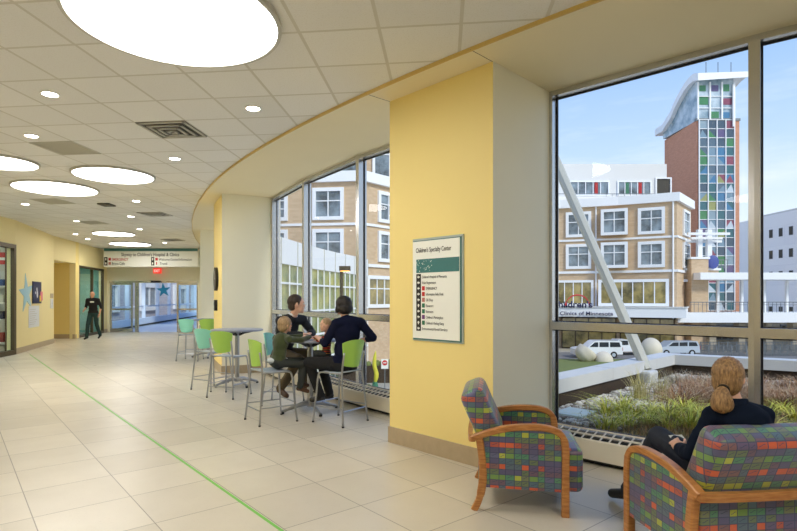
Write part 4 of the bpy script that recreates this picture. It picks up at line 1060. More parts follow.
def fwin(A, B, s0, s1, z0, z1, cols=2, rows=2, gl='win_glass', fr=.36, parent=None, fm='ext_white', th=.22, mull=.11, fname='window'):
    d = (B-A).normalized(); ang = math.atan2(d.y, d.x); n = Vector((d.y, -d.x)); p = A+d*s0
    o = MB(); W = s1-s0; Hh = z1-z0
    o.boxab((0, -th, 0), (fr, .02, Hh)); o.boxab((W-fr, -th, 0), (W, .02, Hh)); o.boxab((fr, -th, Hh-fr), (W-fr, .02, Hh)); o.boxab((fr, -th, 0), (W-fr, .02, fr))
    for i in range(1, cols):
        x = fr+(W-2*fr)*i/cols; o.boxab((x-mull/2, -th*.7, fr), (x+mull/2, .02, Hh-fr))
    for i in range(1, rows):
        z = fr+(Hh-2*fr)*(i/rows if rows > 2 else .62); o.boxab((fr, -th*.65, z-mull/2), (W-fr, .02, z+mull/2))
    f = o.build(fname, fm, parent); f.location = (p.x, p.y, z0); f.rotation_euler = (0, 0, ang)
    MB().boxab((fr, -.05, fr), (W-fr, -.01, Hh-fr)).build('pane', gl, f); return f
def pwin(i, x0, x1, *a, **k):
    A, B = FP[i], FP[i+1]; s0, _ = ray_s(x0, A, B); s1, _ = ray_s(x1, A, B); return fwin(A, B, s0, s1, *a, parent=bd, **k)
R1 = (EYE+7.85, EYE+11.1); R2 = (EYE+3.75, EYE+6.95); R3 = (EYE-1.0, EYE+2.3)
for zz in (R1, R2):
    pwin(0, 312.7, 344, *zz); pwin(0, 270, 288, *zz, cols=1, rows=3); pwin(1, 377.5, 398, *zz); pwin(1, 410, 425, *zz); pwin(3, 565.8, 591.2, *zz); pwin(3, 530, 555, *zz)
    pwin(4, 637.9, 665, *zz); pwin(5, 682.5, 688.5, *zz, cols=1, fr=.3)
# the window that bridges the bend
for zz in (R1, R2):
    s0, _ = ray_s(601.3, FP[3], FP[4]); s1, _ = ray_s(612.3, FP[3], FP[4])
    A, B = FP[3], FP[5]; s0, _ = ray_s(601, A, B); s1, _ = ray_s(627.8, A, B)
    d = (B-A).normalized(); n = Vector((d.y, -d.x))*.55
    fwin(A+n, B+n, s0, s1, *zz, parent=bd, th=.25)
    p0 = A+d*s0; 
    MB().wallseg(A+d*(s0)+n*.98, A+d*(s1)+n*.98, zz[0]+.01, zz[1]-.01, .9, -1).build('window_surround', 'tan_brick', bd)
pwin(1, 366, 400, *R3, cols=4, rows=2, gl='warm_glass'); pwin(0, 300, 350, *R3, cols=4, gl='warm_glass')
pwin(3, 545, 593.5, *R3, cols=5, rows=1, gl='warm_glass', fr=.3)
A, B = FP[3], FP[5]; d = (B-A).normalized(); n = Vector((d.y, -d.x))*.6
s0, _ = ray_s(598.5, A, B); s1, _ = ray_s(668.5, A, B); fwin(A+n, B+n, s0, s1, *R3, cols=6, rows=1, gl='warm_glass', fr=.35, parent=bd)
for px in (595.5, 672.5):
    A, B = (FP[3], FP[4]) if px < 600 else (FP[4], FP[5]); s, p = ray_s(px, A, B); MB().box((p.x, p.y-.12, (GZ+TOP)/2+2), (.14, .2, TOP-GZ-4)).build('downpipe', 'ext_white', bd)
# storefront below the canopy
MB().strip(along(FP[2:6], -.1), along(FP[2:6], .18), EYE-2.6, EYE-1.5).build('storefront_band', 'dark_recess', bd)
A, B = FP[2], FP[3]
for (a_, b_, n_) in ((2, 3, 6), (3, 4, 4), (4, 5, 4)):
    L = (FP[b_]-FP[a_]).length; fwin(FP[a_], FP[b_], .2, L-.2, GZ, EYE-2.5, cols=n_, rows=1, gl='warm_glass' if a_ > 2 else 'win_glass', fr=.12, parent=bd, fm='rust')
# canopy with the hospital's name
CP = [Vector(p) for p in ((14, 67.5), (22.2, 66.2), (28.4, 64.0), (34.4, 61.2), (35.9, 63.5))]
m = MB(); m.strip(CP, [Vector((13, 71)), Vector((22.8, 70.2)), Vector((29.2, 67.8)), Vector((34.6, 65.0)), Vector((36.0, 65.4))], EYE-2.3, EYE-1.05); m.build('canopy', 'ext_white', bd)
m = MB(); m.strip(offs(CP, .12), offs(CP, -.05), EYE-1.15, EYE-1.0); m.build('canopy_edge', 'ext_grey', bd)
A, B = CP[1], CP[2]
def fsign(body, x0, x1, y_top, y_bot, m_, off=.06, align='LEFT', **k):
    A, B = Vector((21.2, 66.35)), Vector((28.4, 64.0)); d = (B-A).normalized(); s0, p0 = ray_s(x0, A, B); s1, p1 = ray_s(x1, A, B)
    r = bpy.data.objects.new('name_sign', None); COL.objects.link(r); r.parent = bd; q = p0+Vector((d.y, -d.x))*off
    r.location = (q.x, q.y, 0); r.rotation_euler = (0, 0, math.atan2(d.y, d.x))
    z0 = rel(y_bot, p0.y); z1 = rel(y_top, p0.y)
    t = text(body, r, m_, 0, z0, y=0, width=(s1-s0), height=(z1-z0)/.72, ext=.06, **k); return r
M['navy_ink'] = mat('navy_letters', (40, 44, 84), .5, var=0)
fsign("Children's", 551.5, 592.5, 301.0, 307.2, 'navy_ink', bold=.03)
fsign('and Clinics of Minnesota', 549, 613, 311.2, 314.8, 'navy_ink', bold=.02, off=.2)
s0, p0 = ray_s(566, CP[1], CP[2])
m = MB(); pc = at(577.5, 306, 65.6); 
P = [pc+Vector((math.cos(a)*1.45, 0, math.sin(a)*1.35)) for a in [math.radians(12+156*i/14) for i in range(15)]]
m.tube(P, [.03+.06*math.sin(pi*i/14) for i in range(15)], 8); m.build('red_arc_emblem', 'red_sign', bd)
for sx in (-1, 1): MB().ell(pc+Vector((sx*1.45, 0, .22)), (.11, .08, .2)).build('arc_figure', 'red_sign', bd)
# recessed upper storeys
up = thing('upper_storey', 'pale grey set-back upper storey with ribbon windows above the brick cornice', 'building')
m = MB(); m.boxab((12, 82, EYE+8), (43.1, 96, EYE+20.5)); m.build('wall', 'ext_grey', up)
m = MB(); m.boxab((10, 76, EYE+8), (36, 82, EYE+14.4)); m.build('lower_terrace_wall', 'ext_white', up)
A, B = Vector((12, 82)), Vector((43.1, 82))
for a_, b_, g_ in ((569, 609, 'win_glass'), (617, 651, 'win_glass'), (655, 671, 'dark_recess')):
    s0, _ = ray_s(a_, A, B); s1, _ = ray_s(b_, A, B); fwin(A, B, s0, s1, EYE+(15.6 if g_ == 'win_glass' else 15.2), EYE+(17.9 if g_ == 'win_glass' else 18.4), cols=5 if g_ == 'win_glass' else 1, rows=1, gl=g_, fr=.2, parent=up)
for px, c in ((596, 'carred'), (627, 'green_ink'), (640, 'carred')):
    s, p = ray_s(px, A, B); MB().boxab((p.x-.25, 81.9, EYE+15.8), (p.x+.25, 81.96, EYE+17.7)).build('coloured_pane', c, up)
rl = MB()
for i in range(9): rl.boxab((33.0+i*.9, 80.0, EYE+14.4), (33.05+i*.9, 80.05, EYE+15.6))
rl.boxab((12, 80, EYE+15.5), (41, 80.06, EYE+15.6)); rl.build('roof_railing', 'railmetal', up)
u2 = thing('penthouse_block', 'dark-windowed penthouse above the brick building seen in the left windows', 'building')
m = MB(); m.boxab((-8, 60, EYE+11), (4, 72, EYE+19.0)); m.build('wall', 'tan_brick', u2)
fwin(Vector((-8, 60)), Vector((4, 60)), 1.2, 5.6, EYE+12.3, EYE+18, cols=1, rows=1, gl='win_glass', fr=.2, parent=u2); fwin(Vector((-8, 60)), Vector((4, 60)), 6.6, 10.4, EYE+13, EYE+18, cols=2, rows=2, gl='win_glass', fr=.3, parent=u2)
# ---- glass and brick tower
PAL = [(70, 130, 84), (70, 122, 160), (140, 74, 92), (100, 88, 128), (60, 104, 112), (150, 152, 96), (190, 202, 212), (120, 146, 164), (88, 108, 124), (140, 160, 172), (70, 88, 104)]
for i, c in enumerate(PAL): M['pan%d' % i] = mat('tower_pane_%d' % i, c, .15, var=.15, vscale=.4, spec=.8)
tw = thing('tower', 'tall red brick tower with a multicoloured glass front and curved white roof', 'building')
YT = 88.0; TX0, TX1 = at(697.5, 0, YT).x, at(739.4, 0, YT).x; GX0, GX1 = at(698.5, 0, YT).x, at(733.7, 0, YT).x; ZB = rel(120, YT)
MB().prism([Vector((TX0-.1, YT)), Vector((TX1, YT)), Vector((TX1, 104)), Vector((51.9, 99.5))], GZ, ZB).build('brick_shaft', 'red_brick', tw)
MB().strip([Vector((TX0-.3, YT-.15)), Vector((TX1+.1, YT-.15))], [Vector((TX0-.3, YT+.4)), Vector((TX1+.1, YT+.4))], ZB-.15, ZB+.25).build('shaft_cap', 'railmetal', tw)
m = MB(); r5 = random.Random(11); nr, nc = 21, 4; z0 = EYE-2; z1 = ZB
for i in range(nr):
    for j in range(nc):
        m.mi = r5.choice([0, 1, 2, 3, 4, 5, 6, 7, 7, 8, 8, 9, 9, 10, 10, 8, 8, 7, 10, 4]); a = GX0+(GX1-GX0)*j/nc; b = GX0+(GX1-GX0)*(j+1)/nc; c = z0+(z1-z0)*i/nr; d_ = z0+(z1-z0)*(i+1)/nr
        m.boxab((a, YT-.12, c), (b, YT-.04, d_))
        if r5.random() < .35:
            m.mi = r5.choice([0, 1, 2, 5, 6, 7]); m.extr([(0, 0), (b-a, 0), ((b-a)*r5.random(), (d_-c)*.9)], (a, YT-.14, c), (1, 0, 0), (0, 0, 1), (0, 1, 0), .02)
m.build('coloured_glazing', ['pan%d' % i for i in range(11)], tw)
m = MB()
for j in range(nc+1): x = GX0+(GX1-GX0)*j/nc; m.boxab((x-.07, YT-.3, z0), (x+.07, YT-.1, z1))
for i in range(nr+1): z = z0+(z1-z0)*i/nr; m.boxab((GX0, YT-.22, z-.045), (GX1, YT-.1, z+.045))
m.build('glazing_frame', 'ext_white', tw)
# lantern
ZL = rel(84, YT)
M['lantern'] = extglass('lantern_glass', (120, 146, 160), (196, 210, 220))
MB().extr([(YT, ZB), (99, ZB+.1), (99, EYE+31.2), (95, EYE+32.4), (92.8, EYE+34.2), (90.8, EYE+35.4), (YT, EYE+36)], (TX0+.05, 0, 0), (0, 1, 0), (0, 0, 1), (1, 0, 0), GX1-TX0-.1).build('lantern_glass', 'lantern', tw)
m = MB(); r6 = random.Random(4)
for i_, j_, c0 in ((0, 2, 0), (1, 2, 3), (2, 2, 0), (0, 1, 0), (2, 1, 2), (1, 0, 0), (2, 0, 1)):
    m.mi = c0; w_ = (GX1-TX0)/3; a = TX0+w_*i_+.2; z = ZB+.3+2.2*j_; m.boxab((a, YT-.06, z), (a+w_*(.5+.3*r6.random()), YT-.01, z+.9+r6.random()*.6))
m.build('coloured_pane', ['pan0', 'pan1', 'pan2', 'pan3'], tw)
m = MB()
for f_ in (0, .33, .66, 1): x = TX0+(GX1-TX0)*f_; m.boxab((x-.12, YT-.25, ZB), (x+.12, YT-.05, EYE+35.4))
for f_ in (.33, .66): z = ZB+5.8*f_; m.boxab((TX0, YT-.2, z-.06), (GX1, YT-.1, z+.06))
m.boxab((GX1-.4, YT-.5, ZB-1.2), (GX1-.1, YT-.2, EYE+35)); m.build('lantern_frame', 'ext_white', tw)
prof = [(659, 128, 99.8), (664, 125, 98), (672.6, 111, 95), (676, 103, 94), (679.4, 95.5, 92.8), (686, 84, 90.8), (691, 77.5, 89.3), (696.6, 73.6, 88.0)]
T = [Vector((0, y_, rel(py, y_))) for px, py, y_ in prof] + [Vector((0, 86.6, rel(73.0, 86.6)))]
T = [Vector((0, 100.5, T[0].z-.15))] + T
m = MB(); rings = []
for p in T: rings.append([m.bm.verts.new(v) for v in ((50.6, p.y, p.z), (59.4, p.y, p.z+.3), (59.4, p.y, p.z-.6), (50.6, p.y, p.z-1.2))])
for a, b in zip(rings, rings[1:]):
    for k_ in range(4): m.bm.faces.new((a[k_], a[(k_+1) % 4], b[(k_+1) % 4], b[k_]))
m.bm.faces.new(rings[0]); m.bm.faces.new(rings[-1][::-1]); m.build('curved_roof', 'ext_white', tw)
for px in (706, 718, 731): p = at(px, 72, 90); MB().cyl((p.x, 90, EYE+37), .06, 2.6, 6).build('antenna', 'railmetal', tw)
# ---- pergola and pier
pg = thing('pergola', 'white post and beam trellis standing on the brick terrace pier', 'pergola')
for px in (699, 708.5): p = at(px, 0, 67.5); MB().boxab((p.x-.28, 67.2, EYE+4.6), (p.x+.28, 67.7, EYE+8.6)).build('post', 'ext_white', pg)
for (xa, xb, py) in ((682, 723, 235.0), (690, 721, 238.5), (684, 724, 241)):
    a, b = at(xa, py, 67.5), at(xb, py, 67.5); MB().boxab((a.x, 67+(py-238)*.3, a.z-.15), (b.x, 67.3+(py-238)*.3, a.z+.15)).build('beam', 'ext_white', pg)
pr = thing('terrace', 'brick terrace pier and balcony at the end of the hospital building', 'terrace')
a, b = at(691.5, 0, 66.5), at(708.5, 0, 66.5); MB().boxab((a.x, 66.5, GZ), (b.x, 68.6, rel(257.5, 66.5))).build('pier', 'tan_brick', pr)
MB().boxab((a.x-.15, 66.4, rel(259, 66.5)), (b.x+.15, 68.7, rel(257, 66.5))).build('pier_cap', 'ext_white', pr)
a, b = at(676, 0, 68), at(712, 0, 68); MB().boxab((a.x, 67.6, rel(279, 68)), (b.x+.6, 76, rel(268.5, 68))).build('balcony', 'tan_brick', pr)
MB().boxab((a.x-.2, 67.4, rel(270.5, 68)), (b.x+.8, 76, rel(268.5, 68))).build('balcony_cap', 'ext_white', pr)
MB().boxab((a.x-.2, 67.3, rel(282, 68)), (a.x+2.2, 70, rel(279.5, 68))).build('balcony_soffit', 'ext_white', pr)
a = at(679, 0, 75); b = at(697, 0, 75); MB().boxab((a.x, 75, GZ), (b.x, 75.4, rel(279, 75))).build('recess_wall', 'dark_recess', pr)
m = MB()
for i in range(16): m.boxab((a.x-4+i*.4, 67.5, rel(268.5, 68)), (a.x-3.95+i*.4, 67.55, rel(260, 68)))
m.boxab((a.x-4, 67.48, rel(260.5, 68)), (a.x+2.2, 67.56, rel(259.8, 68))); m.build('railing', 'railmetal', pr)
M['blue_banner'] = mat('blue_banner', (70, 84, 150), .6, var=.1)
fl = at(713, 262, 67); tag(MB().ell(fl, (.75, .2, .85), seg=10).build('terrace_ornament', 'blue_banner'), 'blue and white bundle on the terrace beside the brick pier', 'ornament')
# ---- pedestrian bridge
br = thing('pedestrian_bridge', 'white roofed pedestrian bridge with grey railings running right from the brick pier', 'bridge')
Yb = 65.0; xa = at(700.5, 0, Yb).x; xb = 72.0
MB().boxab((xa, Yb, rel(279.5, Yb)), (xb, Yb+4, rel(272.5, Yb))).build('roof', 'ext_white', br)
MB().boxab((at(677, 0, Yb).x, Yb-.2, rel(322.5, Yb)), (xb, Yb+4.2, rel(312.5, Yb))).build('deck', 'ext_white', br)
m = MB(); m.boxab((at(690, 0, Yb).x, Yb, rel(302.6, Yb)), (xb, Yb+.06, rel(301.8, Yb)))
m.boxab((at(690, 0, Yb).x, Yb, rel(305, Yb)), (xb, Yb+.04, rel(304.6, Yb)))
for i in range(70): x = at(690, 0, Yb).x+i*.5; m.boxab((x, Yb, rel(312.5, Yb)), (x+.04, Yb+.04, rel(302, Yb)))
m.build('railing', 'railmetal', br)
for px in (718, 742, 764.5, 787): p = at(px, 0, Yb+2); MB().boxab((p.x-.14, Yb+1.9, rel(312.5, Yb)), (p.x+.14, Yb+2.2, rel(279, Yb))).build('post', 'ext_white', br)
for px in (712, 741, 768, 795): p = at(px, 0, Yb+1); MB().boxab((p.x-.4, Yb+.8, GZ), (p.x+.4, Yb+1.8, rel(322, Yb))).build('support', 'stone_wall', br)
sw = thing('stone_building', 'rough stone ground floor building under the pedestrian bridge', 'building')
MB().boxab((36, 73, GZ), (75, 75, EYE-2.9)).build('wall', 'stone_wall', sw)
for px0, px1 in ((693, 704), (714, 735), (757, 772), (780, 795)):
    s0, _ = ray_s(px0, Vector((36, 73)), Vector((75, 73))); s1, _ = ray_s(px1, Vector((36, 73)), Vector((75, 73))); fwin(Vector((36, 73)), Vector((75, 73)), s0, s1, GZ+.8, EYE-3.6, cols=3, rows=1, gl='dark_recess', fr=.15, parent=sw, fm='railmetal')
# fences in front of the bridge
def fence(x0, x1, Y, label, n):
    t = thing('railing_fence', label, 'fence', (0, 0, 0)); m = MB()
    for z in (.15, .6, 1.15): m.boxab((x0, Y, GZ+z), (x1, Y+.05, GZ+z+.05))
    m.build('rail', 'railmetal', t); m = MB()
    for i in range(n+1): x = x0+(x1-x0)*i/n; m.boxab((x, Y, GZ), (x+(.12 if i % 6 == 0 else .035), Y+.06, GZ+1.3))
    m.build('baluster', 'railmetal', t)
fence(at(693, 0, 60).x, at(746, 0, 60).x, 60, 'grey metal railing fence left of the window mullion, behind the white planter wall', 42); fence(at(757, 0, 60).x, at(810, 0, 60).x, 60, 'grey metal railing fence right of the window mullion', 42)
fence(at(700, 0, 64).x, at(806, 0, 64).x, 64, 'second grey railing fence farther back under the bridge', 70)
# ---- far pale building
fb = thing('distant_building', 'distant pale concrete building with rows of small dark windows at the right edge', 'building')
Yf = 118.0; A = Vector((at(757, 0, Yf+9).x, Yf+9)); B = Vector((at(815, 0, Yf-8).x, Yf-8)); d = (B-A).normalized(); 
MB().prism([A, B, B+Vector((6, 20)), A+Vector((2, 24))], GZ, EYE+18.9).build('wall', 'far_panel', fb)
m = MB(); m.strip([A, B], [A+Vector((0, 1)), B+Vector((0, 1))], EYE+18.9, EYE+19.3); m.build('parapet', 'ext_grey', fb)
for zi, zc in enumerate((14.6, 9.8, 5.0, -2.9, -7)):
    for i in range(7):
        s = 1.0+3.0*i; fwin(A, B, s, s+1.15, EYE+zc-.9+ (0 if True else 0), EYE+zc+1.0, cols=1, rows=1, gl='dark_recess', fr=.08, parent=fb, fm='railmetal', th=.06)
# ---- vehicles
def car(label, x, y, rz, prof, wins, Lw, m_, wheels, name='car', bed=None):
    t = thing(name, label, 'car', (x, y, GZ+.03), rz, None); W = 1.85
    b = MB(); b.extr(prof, (0, -W/2, 0), (1, 0, 0), (0, 0, 1), (0, 1, 0), W)
    bmesh.ops.bevel(b.bm, geom=[e for e in b.bm.edges if len(e.link_faces) == 2 and e.calc_face_angle(0) > .9], offset=.07, segments=2, affect='EDGES')
    b.build('body', m_, t, smooth='auto')
    for w in wins: MB().extr(w, (0, -W/2-.012, 0), (1, 0, 0), (0, 0, 1), (0, 1, 0), W+.024).build('side_window', 'carglass', t)
    for wx in wheels:
        for sy in (-1, 1):
            q = MB(); q.tube([(wx, sy*(W/2-.14), .36), (wx, sy*(W/2+.03), .36)], .36, 20); wo = q.build('wheel', 'tyre', t); q = MB(); q.tube([(wx, sy*(W/2-.1), .36), (wx, sy*(W/2+.04), .36)], .2, 14); q.build('hubcap', 'carsilver', wo)
    MB().boxab((Lw-.02, -W/2-.01, .8), (Lw+.03, W/2+.01, 1.15)).build('tail_light', 'carred', t)
    return t
SUV = [(-2.5, .35), (-2.52, .95), (-2.3, 1.08), (-1.25, 1.18), (-.55, 1.78), (-.3, 1.86), (2.2, 1.86), (2.42, 1.75), (2.5, 1.1), (2.52, .4)]
SW = [[(-1.05, 1.2), (-.5, 1.7), (-.12, 1.72), (-.12, 1.2)], [(0, 1.2), (0, 1.72), (1.0, 1.72), (1.0, 1.2)], [(1.14, 1.2), (1.14, 1.72), (2.15, 1.7), (2.3, 1.2)]]
p = at(596, 357, 58.5); car('white sport utility vehicle parked beyond the lawn, facing left', p.x, 58.5, 0, SUV, SW, 2.5, 'carwhite', (-1.55, 1.55))
p = at(675, 355, 60.5); car('silver minivan parked behind the corner of the white planter wall', p.x, 60.5, 0, [(-2.3, .35), (-2.3, .9), (-1.5, 1.1), (-.8, 1.6), (2.0, 1.65), (2.25, 1.1), (2.3, .4)], [[(-1.2, 1.12), (-.7, 1.52), (-.1, 1.54), (-.1, 1.12)], [(0, 1.12), (0, 1.54), (.9, 1.56), (.9, 1.12)], [(1.05, 1.12), (1.05, 1.56), (1.85, 1.56), (2.05, 1.12)]], 2.28, 'carsilver', (-1.45, 1.4), 'minivan')
p = at(624, 355, 61.5); car('white pickup truck parked just behind the white vehicle', p.x, 61.5, 0, [(-2.6, .4), (-2.6, 1.0), (-1.6, 1.1), (-1.0, 1.75), (.1, 1.75), (.25, 1.1), (2.7, 1.1), (2.7, .45)], [[(-1.35, 1.15), (-.95, 1.66), (0, 1.66), (.1, 1.15)]], 2.68, 'carwhite', (-1.6, 1.8), 'pickup_truck')
# ---- stone sculptures on the lawn
def blob(name, label, c, rad, cut=None, groove=0):
    m = MB(); m.ell((0, 0, 0), rad, seg=32, rings=20)
    if cut is not None: bmesh.ops.bisect_plane(m.bm, geom=m.bm.verts[:]+m.bm.edges[:]+m.bm.faces[:], plane_co=cut[0], plane_no=cut[1], clear_outer=True); bmesh.ops.holes_fill(m.bm, edges=m.bm.edges[:], sides=0)
    if groove:
        for v in m.bm.verts: v.co *= 1+groove*math.sin(v.co.x*6+v.co.z*5)
    o = m.build(name, 'sculpt', None, smooth='auto'); o.location = c; tag(o, label, 'sculpture'); return o
p = at(586, 351.5, 55); blob('shell_sculpture', 'cracked shell-shaped stone sculpture at the left on the lawn', (p.x, 55, GZ+.92), (1.05, 1.0, 1.05), ((.15, 0, .35), (.6, 0, .8)), .02)
p = at(603.5, 356, 55); blob('dome_sculpture', 'low half-dome stone sculpture, middle of the three on the lawn', (p.x, 55, GZ+.02), (.95, .9, 1.0), ((0, 0, 0), (0, 0, -1)))
p = at(651, 348, 54); blob('egg_sculpture', 'large smooth egg-shaped stone sculpture at the right of the lawn', (p.x, 54, GZ+1.2), (1.05, 1.05, 1.3))
# ---- curved glass link seen through the left windows
gl_ = thing('glass_link', 'curved glazed link building with white fascia outside the left windows', 'building')
GP = smooth_path([Vector((p[0], p[1], 0)) for p in ((-7.2, 26), (-6.13, 31.6), (-5.1, 37.2), (-3.9, 42), (-2.66, 46), (-1.6, 50))], 4); GP = [Vector((p.x, p.y)) for p in GP][::1]
IN = offs(GP, -5.0)
MB().strip(GP, IN, EYE+2.05, EYE+3.6).build('fascia', 'ext_white', gl_)
m = MB(); gin = offs(GP, -.15); gin2 = offs(GP, -.25)
MB().strip(gin, gin2, GZ, EYE+2.05).build('glazing', 'green_glass', gl_)
m = MB()
for i in range(0, len(GP)): m.box((GP[i].x, GP[i].y, (GZ+EYE+2)/2), (.07, .09, EYE+2-GZ))
for z in (EYE+.9, EYE-.9, EYE-2.6, EYE-4.4): m.strip(offs(GP, .04), offs(GP, -.14), z-.06, z+.06)
m.build('mullion', 'ext_white', gl_)
m = MB()
for i in range(0, len(GP), 2): m.box((GP[i].x+.02, GP[i].y, EYE+2.83), (.06, .04, 1.56))
m.build('fascia_joint', 'vent', gl_)
pi_ = MB(); pi_.boxab((-8.6, 26.5, GZ), (-5.75, 29.5, EYE+9)); 
tag(pi_.build('stone_pier', brick_mat('pale_blockwork', (214, 210, 198), (206, 202, 190), (170, 166, 156), 1, 1.2, .45)), 'pale blockwork pier outside the leftmost window', 'pier')
# ---- courtyard things in the left windows
lp = thing('lamp_post', 'brown lamp post with a lit head outside the left windows', 'street lamp', (at(341.5, 0, 30).x, 30, GZ))
MB().cyl((0, 0, 0), .09, 8.0, 12).build('pole', 'bronze', lp); MB().boxab((-.12, -.2, 8.02), (.5, .2, 8.28)).build('head', 'bronze', lp)
MB().boxab((-.05, -.16, 7.98), (.44, .16, 8.03)).build('lens', mat('warm_lamp', (255, 190, 110), .4, var=0, emit=(255, 180, 90), es=3), lp)
M['ysc'] = mat('yellow_green_paint', (206, 200, 60), .5, var=.3, vscale=2)
p = at(375, 388, 38); ys = thing('totem_sculpture', 'tall yellow and green totem standing outside the left window', 'sculpture', (p.x, 38, GZ))
MB().tube(smooth_path([(0, 0, .5), (.1, 0, 1.1), (-.05, 0, 1.8), (.05, 0, 2.75)], 4), [.07, .12, .15, .17, .17, .16, .15, .15, .15, .14, .12, .07, .02], 10).build('figure', 'ysc', ys, smooth=True); MB().cyl((0, 0, 0), .3, .55, 14, .16).build('base', 'green_ink', ys)
p = at(384.8, 372, 36); ns = thing('traffic_sign', 'small white and red no-entry sign outside the left window', 'sign', (p.x, 36, GZ))
MB().cyl((0, .03, 0), .03, 2.0, 8).build('post', 'railmetal', ns); MB().boxab((-.24, -.02, 1.75), (.24, .02, 2.4)).build('plate', 'paper', ns)
m = MB(); m.tube([(0, -.035, 2.15), (0, -.02, 2.15)], .18, 20); q = m.build('red_disc', 'red_sign', ns); MB().boxab((-.11, -.045, 2.12), (.11, -.035, 2.18)).build('white_bar', 'paper', q)
for i, (x0, x1, Y, h) in enumerate(((-3.4, 2.4, 41, 1.3), (-3.8, -.8, 34, .6))):
    t = thing('courtyard_planter', ('long dark planter box across the courtyard' if i == 0 else 'low dark planter nearest the left windows'), 'planter', (0, 0, GZ))
    MB().boxab((x0, Y, 0), (x1, Y+1.2, h)).build('box', 'rust', t)
    m = MB(); rr = random.Random(i)
    for k_ in range(60): x = x0+.2+rr.random()*(x1-x0-.4); m.ell((x, Y+.2+rr.random()*.8, h+.05), (.22, .2, .18+rr.random()*.2), seg=7, rings=5)
    m.build('foliage', 'lawn', t)
# brick building seen through the far skyway
kb = thing('neighbour_building', 'grey-brown brick building seen through the far skyway glass', 'building')
MB().boxab((-40, 31, GZ), (-19, 75, EYE+14)).build('wall', brick_mat('blue_grey_brick', (190, 186, 194), (174, 170, 182), (206, 206, 212)), kb)
for i in range(6): 
    fwin(Vector((-19, 32)), Vector((-19, 75)), 3+i*6.5, 6+i*6.5, EYE-1, EYE+1.2, cols=2, rows=1, parent=kb)
# ------------------------------------------------------------ roof garden
BZ = .13
PA_, PB_, PC_ = Vector((.95, 5.42)), Vector((5.09, 9.42)), Vector((11.6, 5.35))
wo = [arc(d_, 1.47) for d_ in range(224, 253, 2)]
struct(MB().prism([PA_, Vector((5.3, 9.6)), Vector((12, 5.4))]+wo[::-1], -.4, BZ).build('ground_roof_bed', 'soil'))
pw = thing('planter_wall', 'white concrete planter wall with dark inner face around the roof garden', 'wall')
u1 = (PB_-PA_).normalized(); n1 = Vector((-u1.y, u1.x)); u2_ = (PC_-PB_).normalized(); n2 = Vector((-u2_.y, u2_.x))
cr = PB_+(n1+n2)*.32/(1+n1.dot(n2))
q_ = lambda k_: PB_+(n1+n2)*k_/(1+n1.dot(n2))
m = MB(); m.prism([PA_, q_(0), q_(.32), PA_+n1*.32], .30, .47); m.prism([q_(0), PC_, PC_+n2*.32, q_(.32)], .30, .47)
c_ = m.build('coping', 'coping', pw)
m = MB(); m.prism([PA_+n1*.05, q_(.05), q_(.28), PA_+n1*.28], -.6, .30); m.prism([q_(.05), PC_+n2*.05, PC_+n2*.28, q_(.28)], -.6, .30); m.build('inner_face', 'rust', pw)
for L_ in (1.6, 3.2, 4.9): a = PA_+u1*L_; MB().prism([a, a+u1*.012, a+u1*.012+n1*.32, a+n1*.32], .299, .472).build('coping_joint', 'vent', pw)
for L_ in (1.2, 3.4, 5.6): a = PB_+u2_*L_; MB().prism([a, a+u2_*.012, a+u2_*.012+n2*.32, a+n2*.32], .299, .472).build('coping_joint', 'vent', pw)
# leaning brace
bc = thing('steel_brace', 'thick white leaning steel brace rising from the planter wall', 'brace')
b0 = Vector((4.15, 8.5, .33)); b1 = at(553, 155, 10.6); dv_ = (b1-b0)
b1 = b0+dv_*1.25
x_, y_, z_ = frame_of(dv_, Vector((0, 1, 0)))
m = MB(); rr_ = []
for p, w in ((b0, .076), (b1, .088)): rr_.append([m.bm.verts.new(p+x_*a*w+y_*b*w) for a, b in ((-1, -.45), (-.45, -1), (.45, -1), (1, -.45), (1, .45), (.45, 1), (-.45, 1), (-1, .45))])
for k_ in range(8): m.bm.faces.new((rr_[0][k_], rr_[0][(k_+1) % 8], rr_[1][(k_+1) % 8], rr_[1][k_]))
m.bm.faces.new(rr_[0][::-1]); m.bm.faces.new(rr_[1]); m.build('tube', 'paintw', bc)
m = MB(); m.box((4.13, 8.46, .22), (.34, .24, .22), .75, bev=.04); m.build('foot', 'coping', bc)
# gravel
M['gravel'] = mat('gravel', (190, 182, 168), .8, var=.0); 
gm = M['gravel']; k = N(gm); b_ = k.n['Principled BSDF']; g_ = k.new('ShaderNodeNewGeometry')
k.l.new(k.ramp(g_.outputs['Random Per Island'], [(0, lin((120, 110, 98))), (.5, lin((190, 182, 168))), (1, lin((226, 220, 208)))]), b_.inputs['Base Color'])
rg = random.Random(21); vs, fs_ = [], []
ico = [(-.53, .85, 0), (.53, .85, 0), (-.53, -.85, 0), (.53, -.85, 0), (0, -.53, .85), (0, .53, .85), (0, -.53, -.85), (0, .53, -.85), (.85, 0, -.53), (.85, 0, .53), (-.85, 0, -.53), (-.85, 0, .53)]
icf = [(0, 11, 5), (0, 5, 1), (0, 1, 7), (0, 7, 10), (0, 10, 11), (1, 5, 9), (5, 11, 4), (11, 10, 2), (10, 7, 6), (7, 1, 8), (3, 9, 4), (3, 4, 2), (3, 2, 6), (3, 6, 8), (3, 8, 9), (4, 9, 5), (2, 4, 11), (6, 2, 10), (8, 6, 7), (9, 8, 1)]
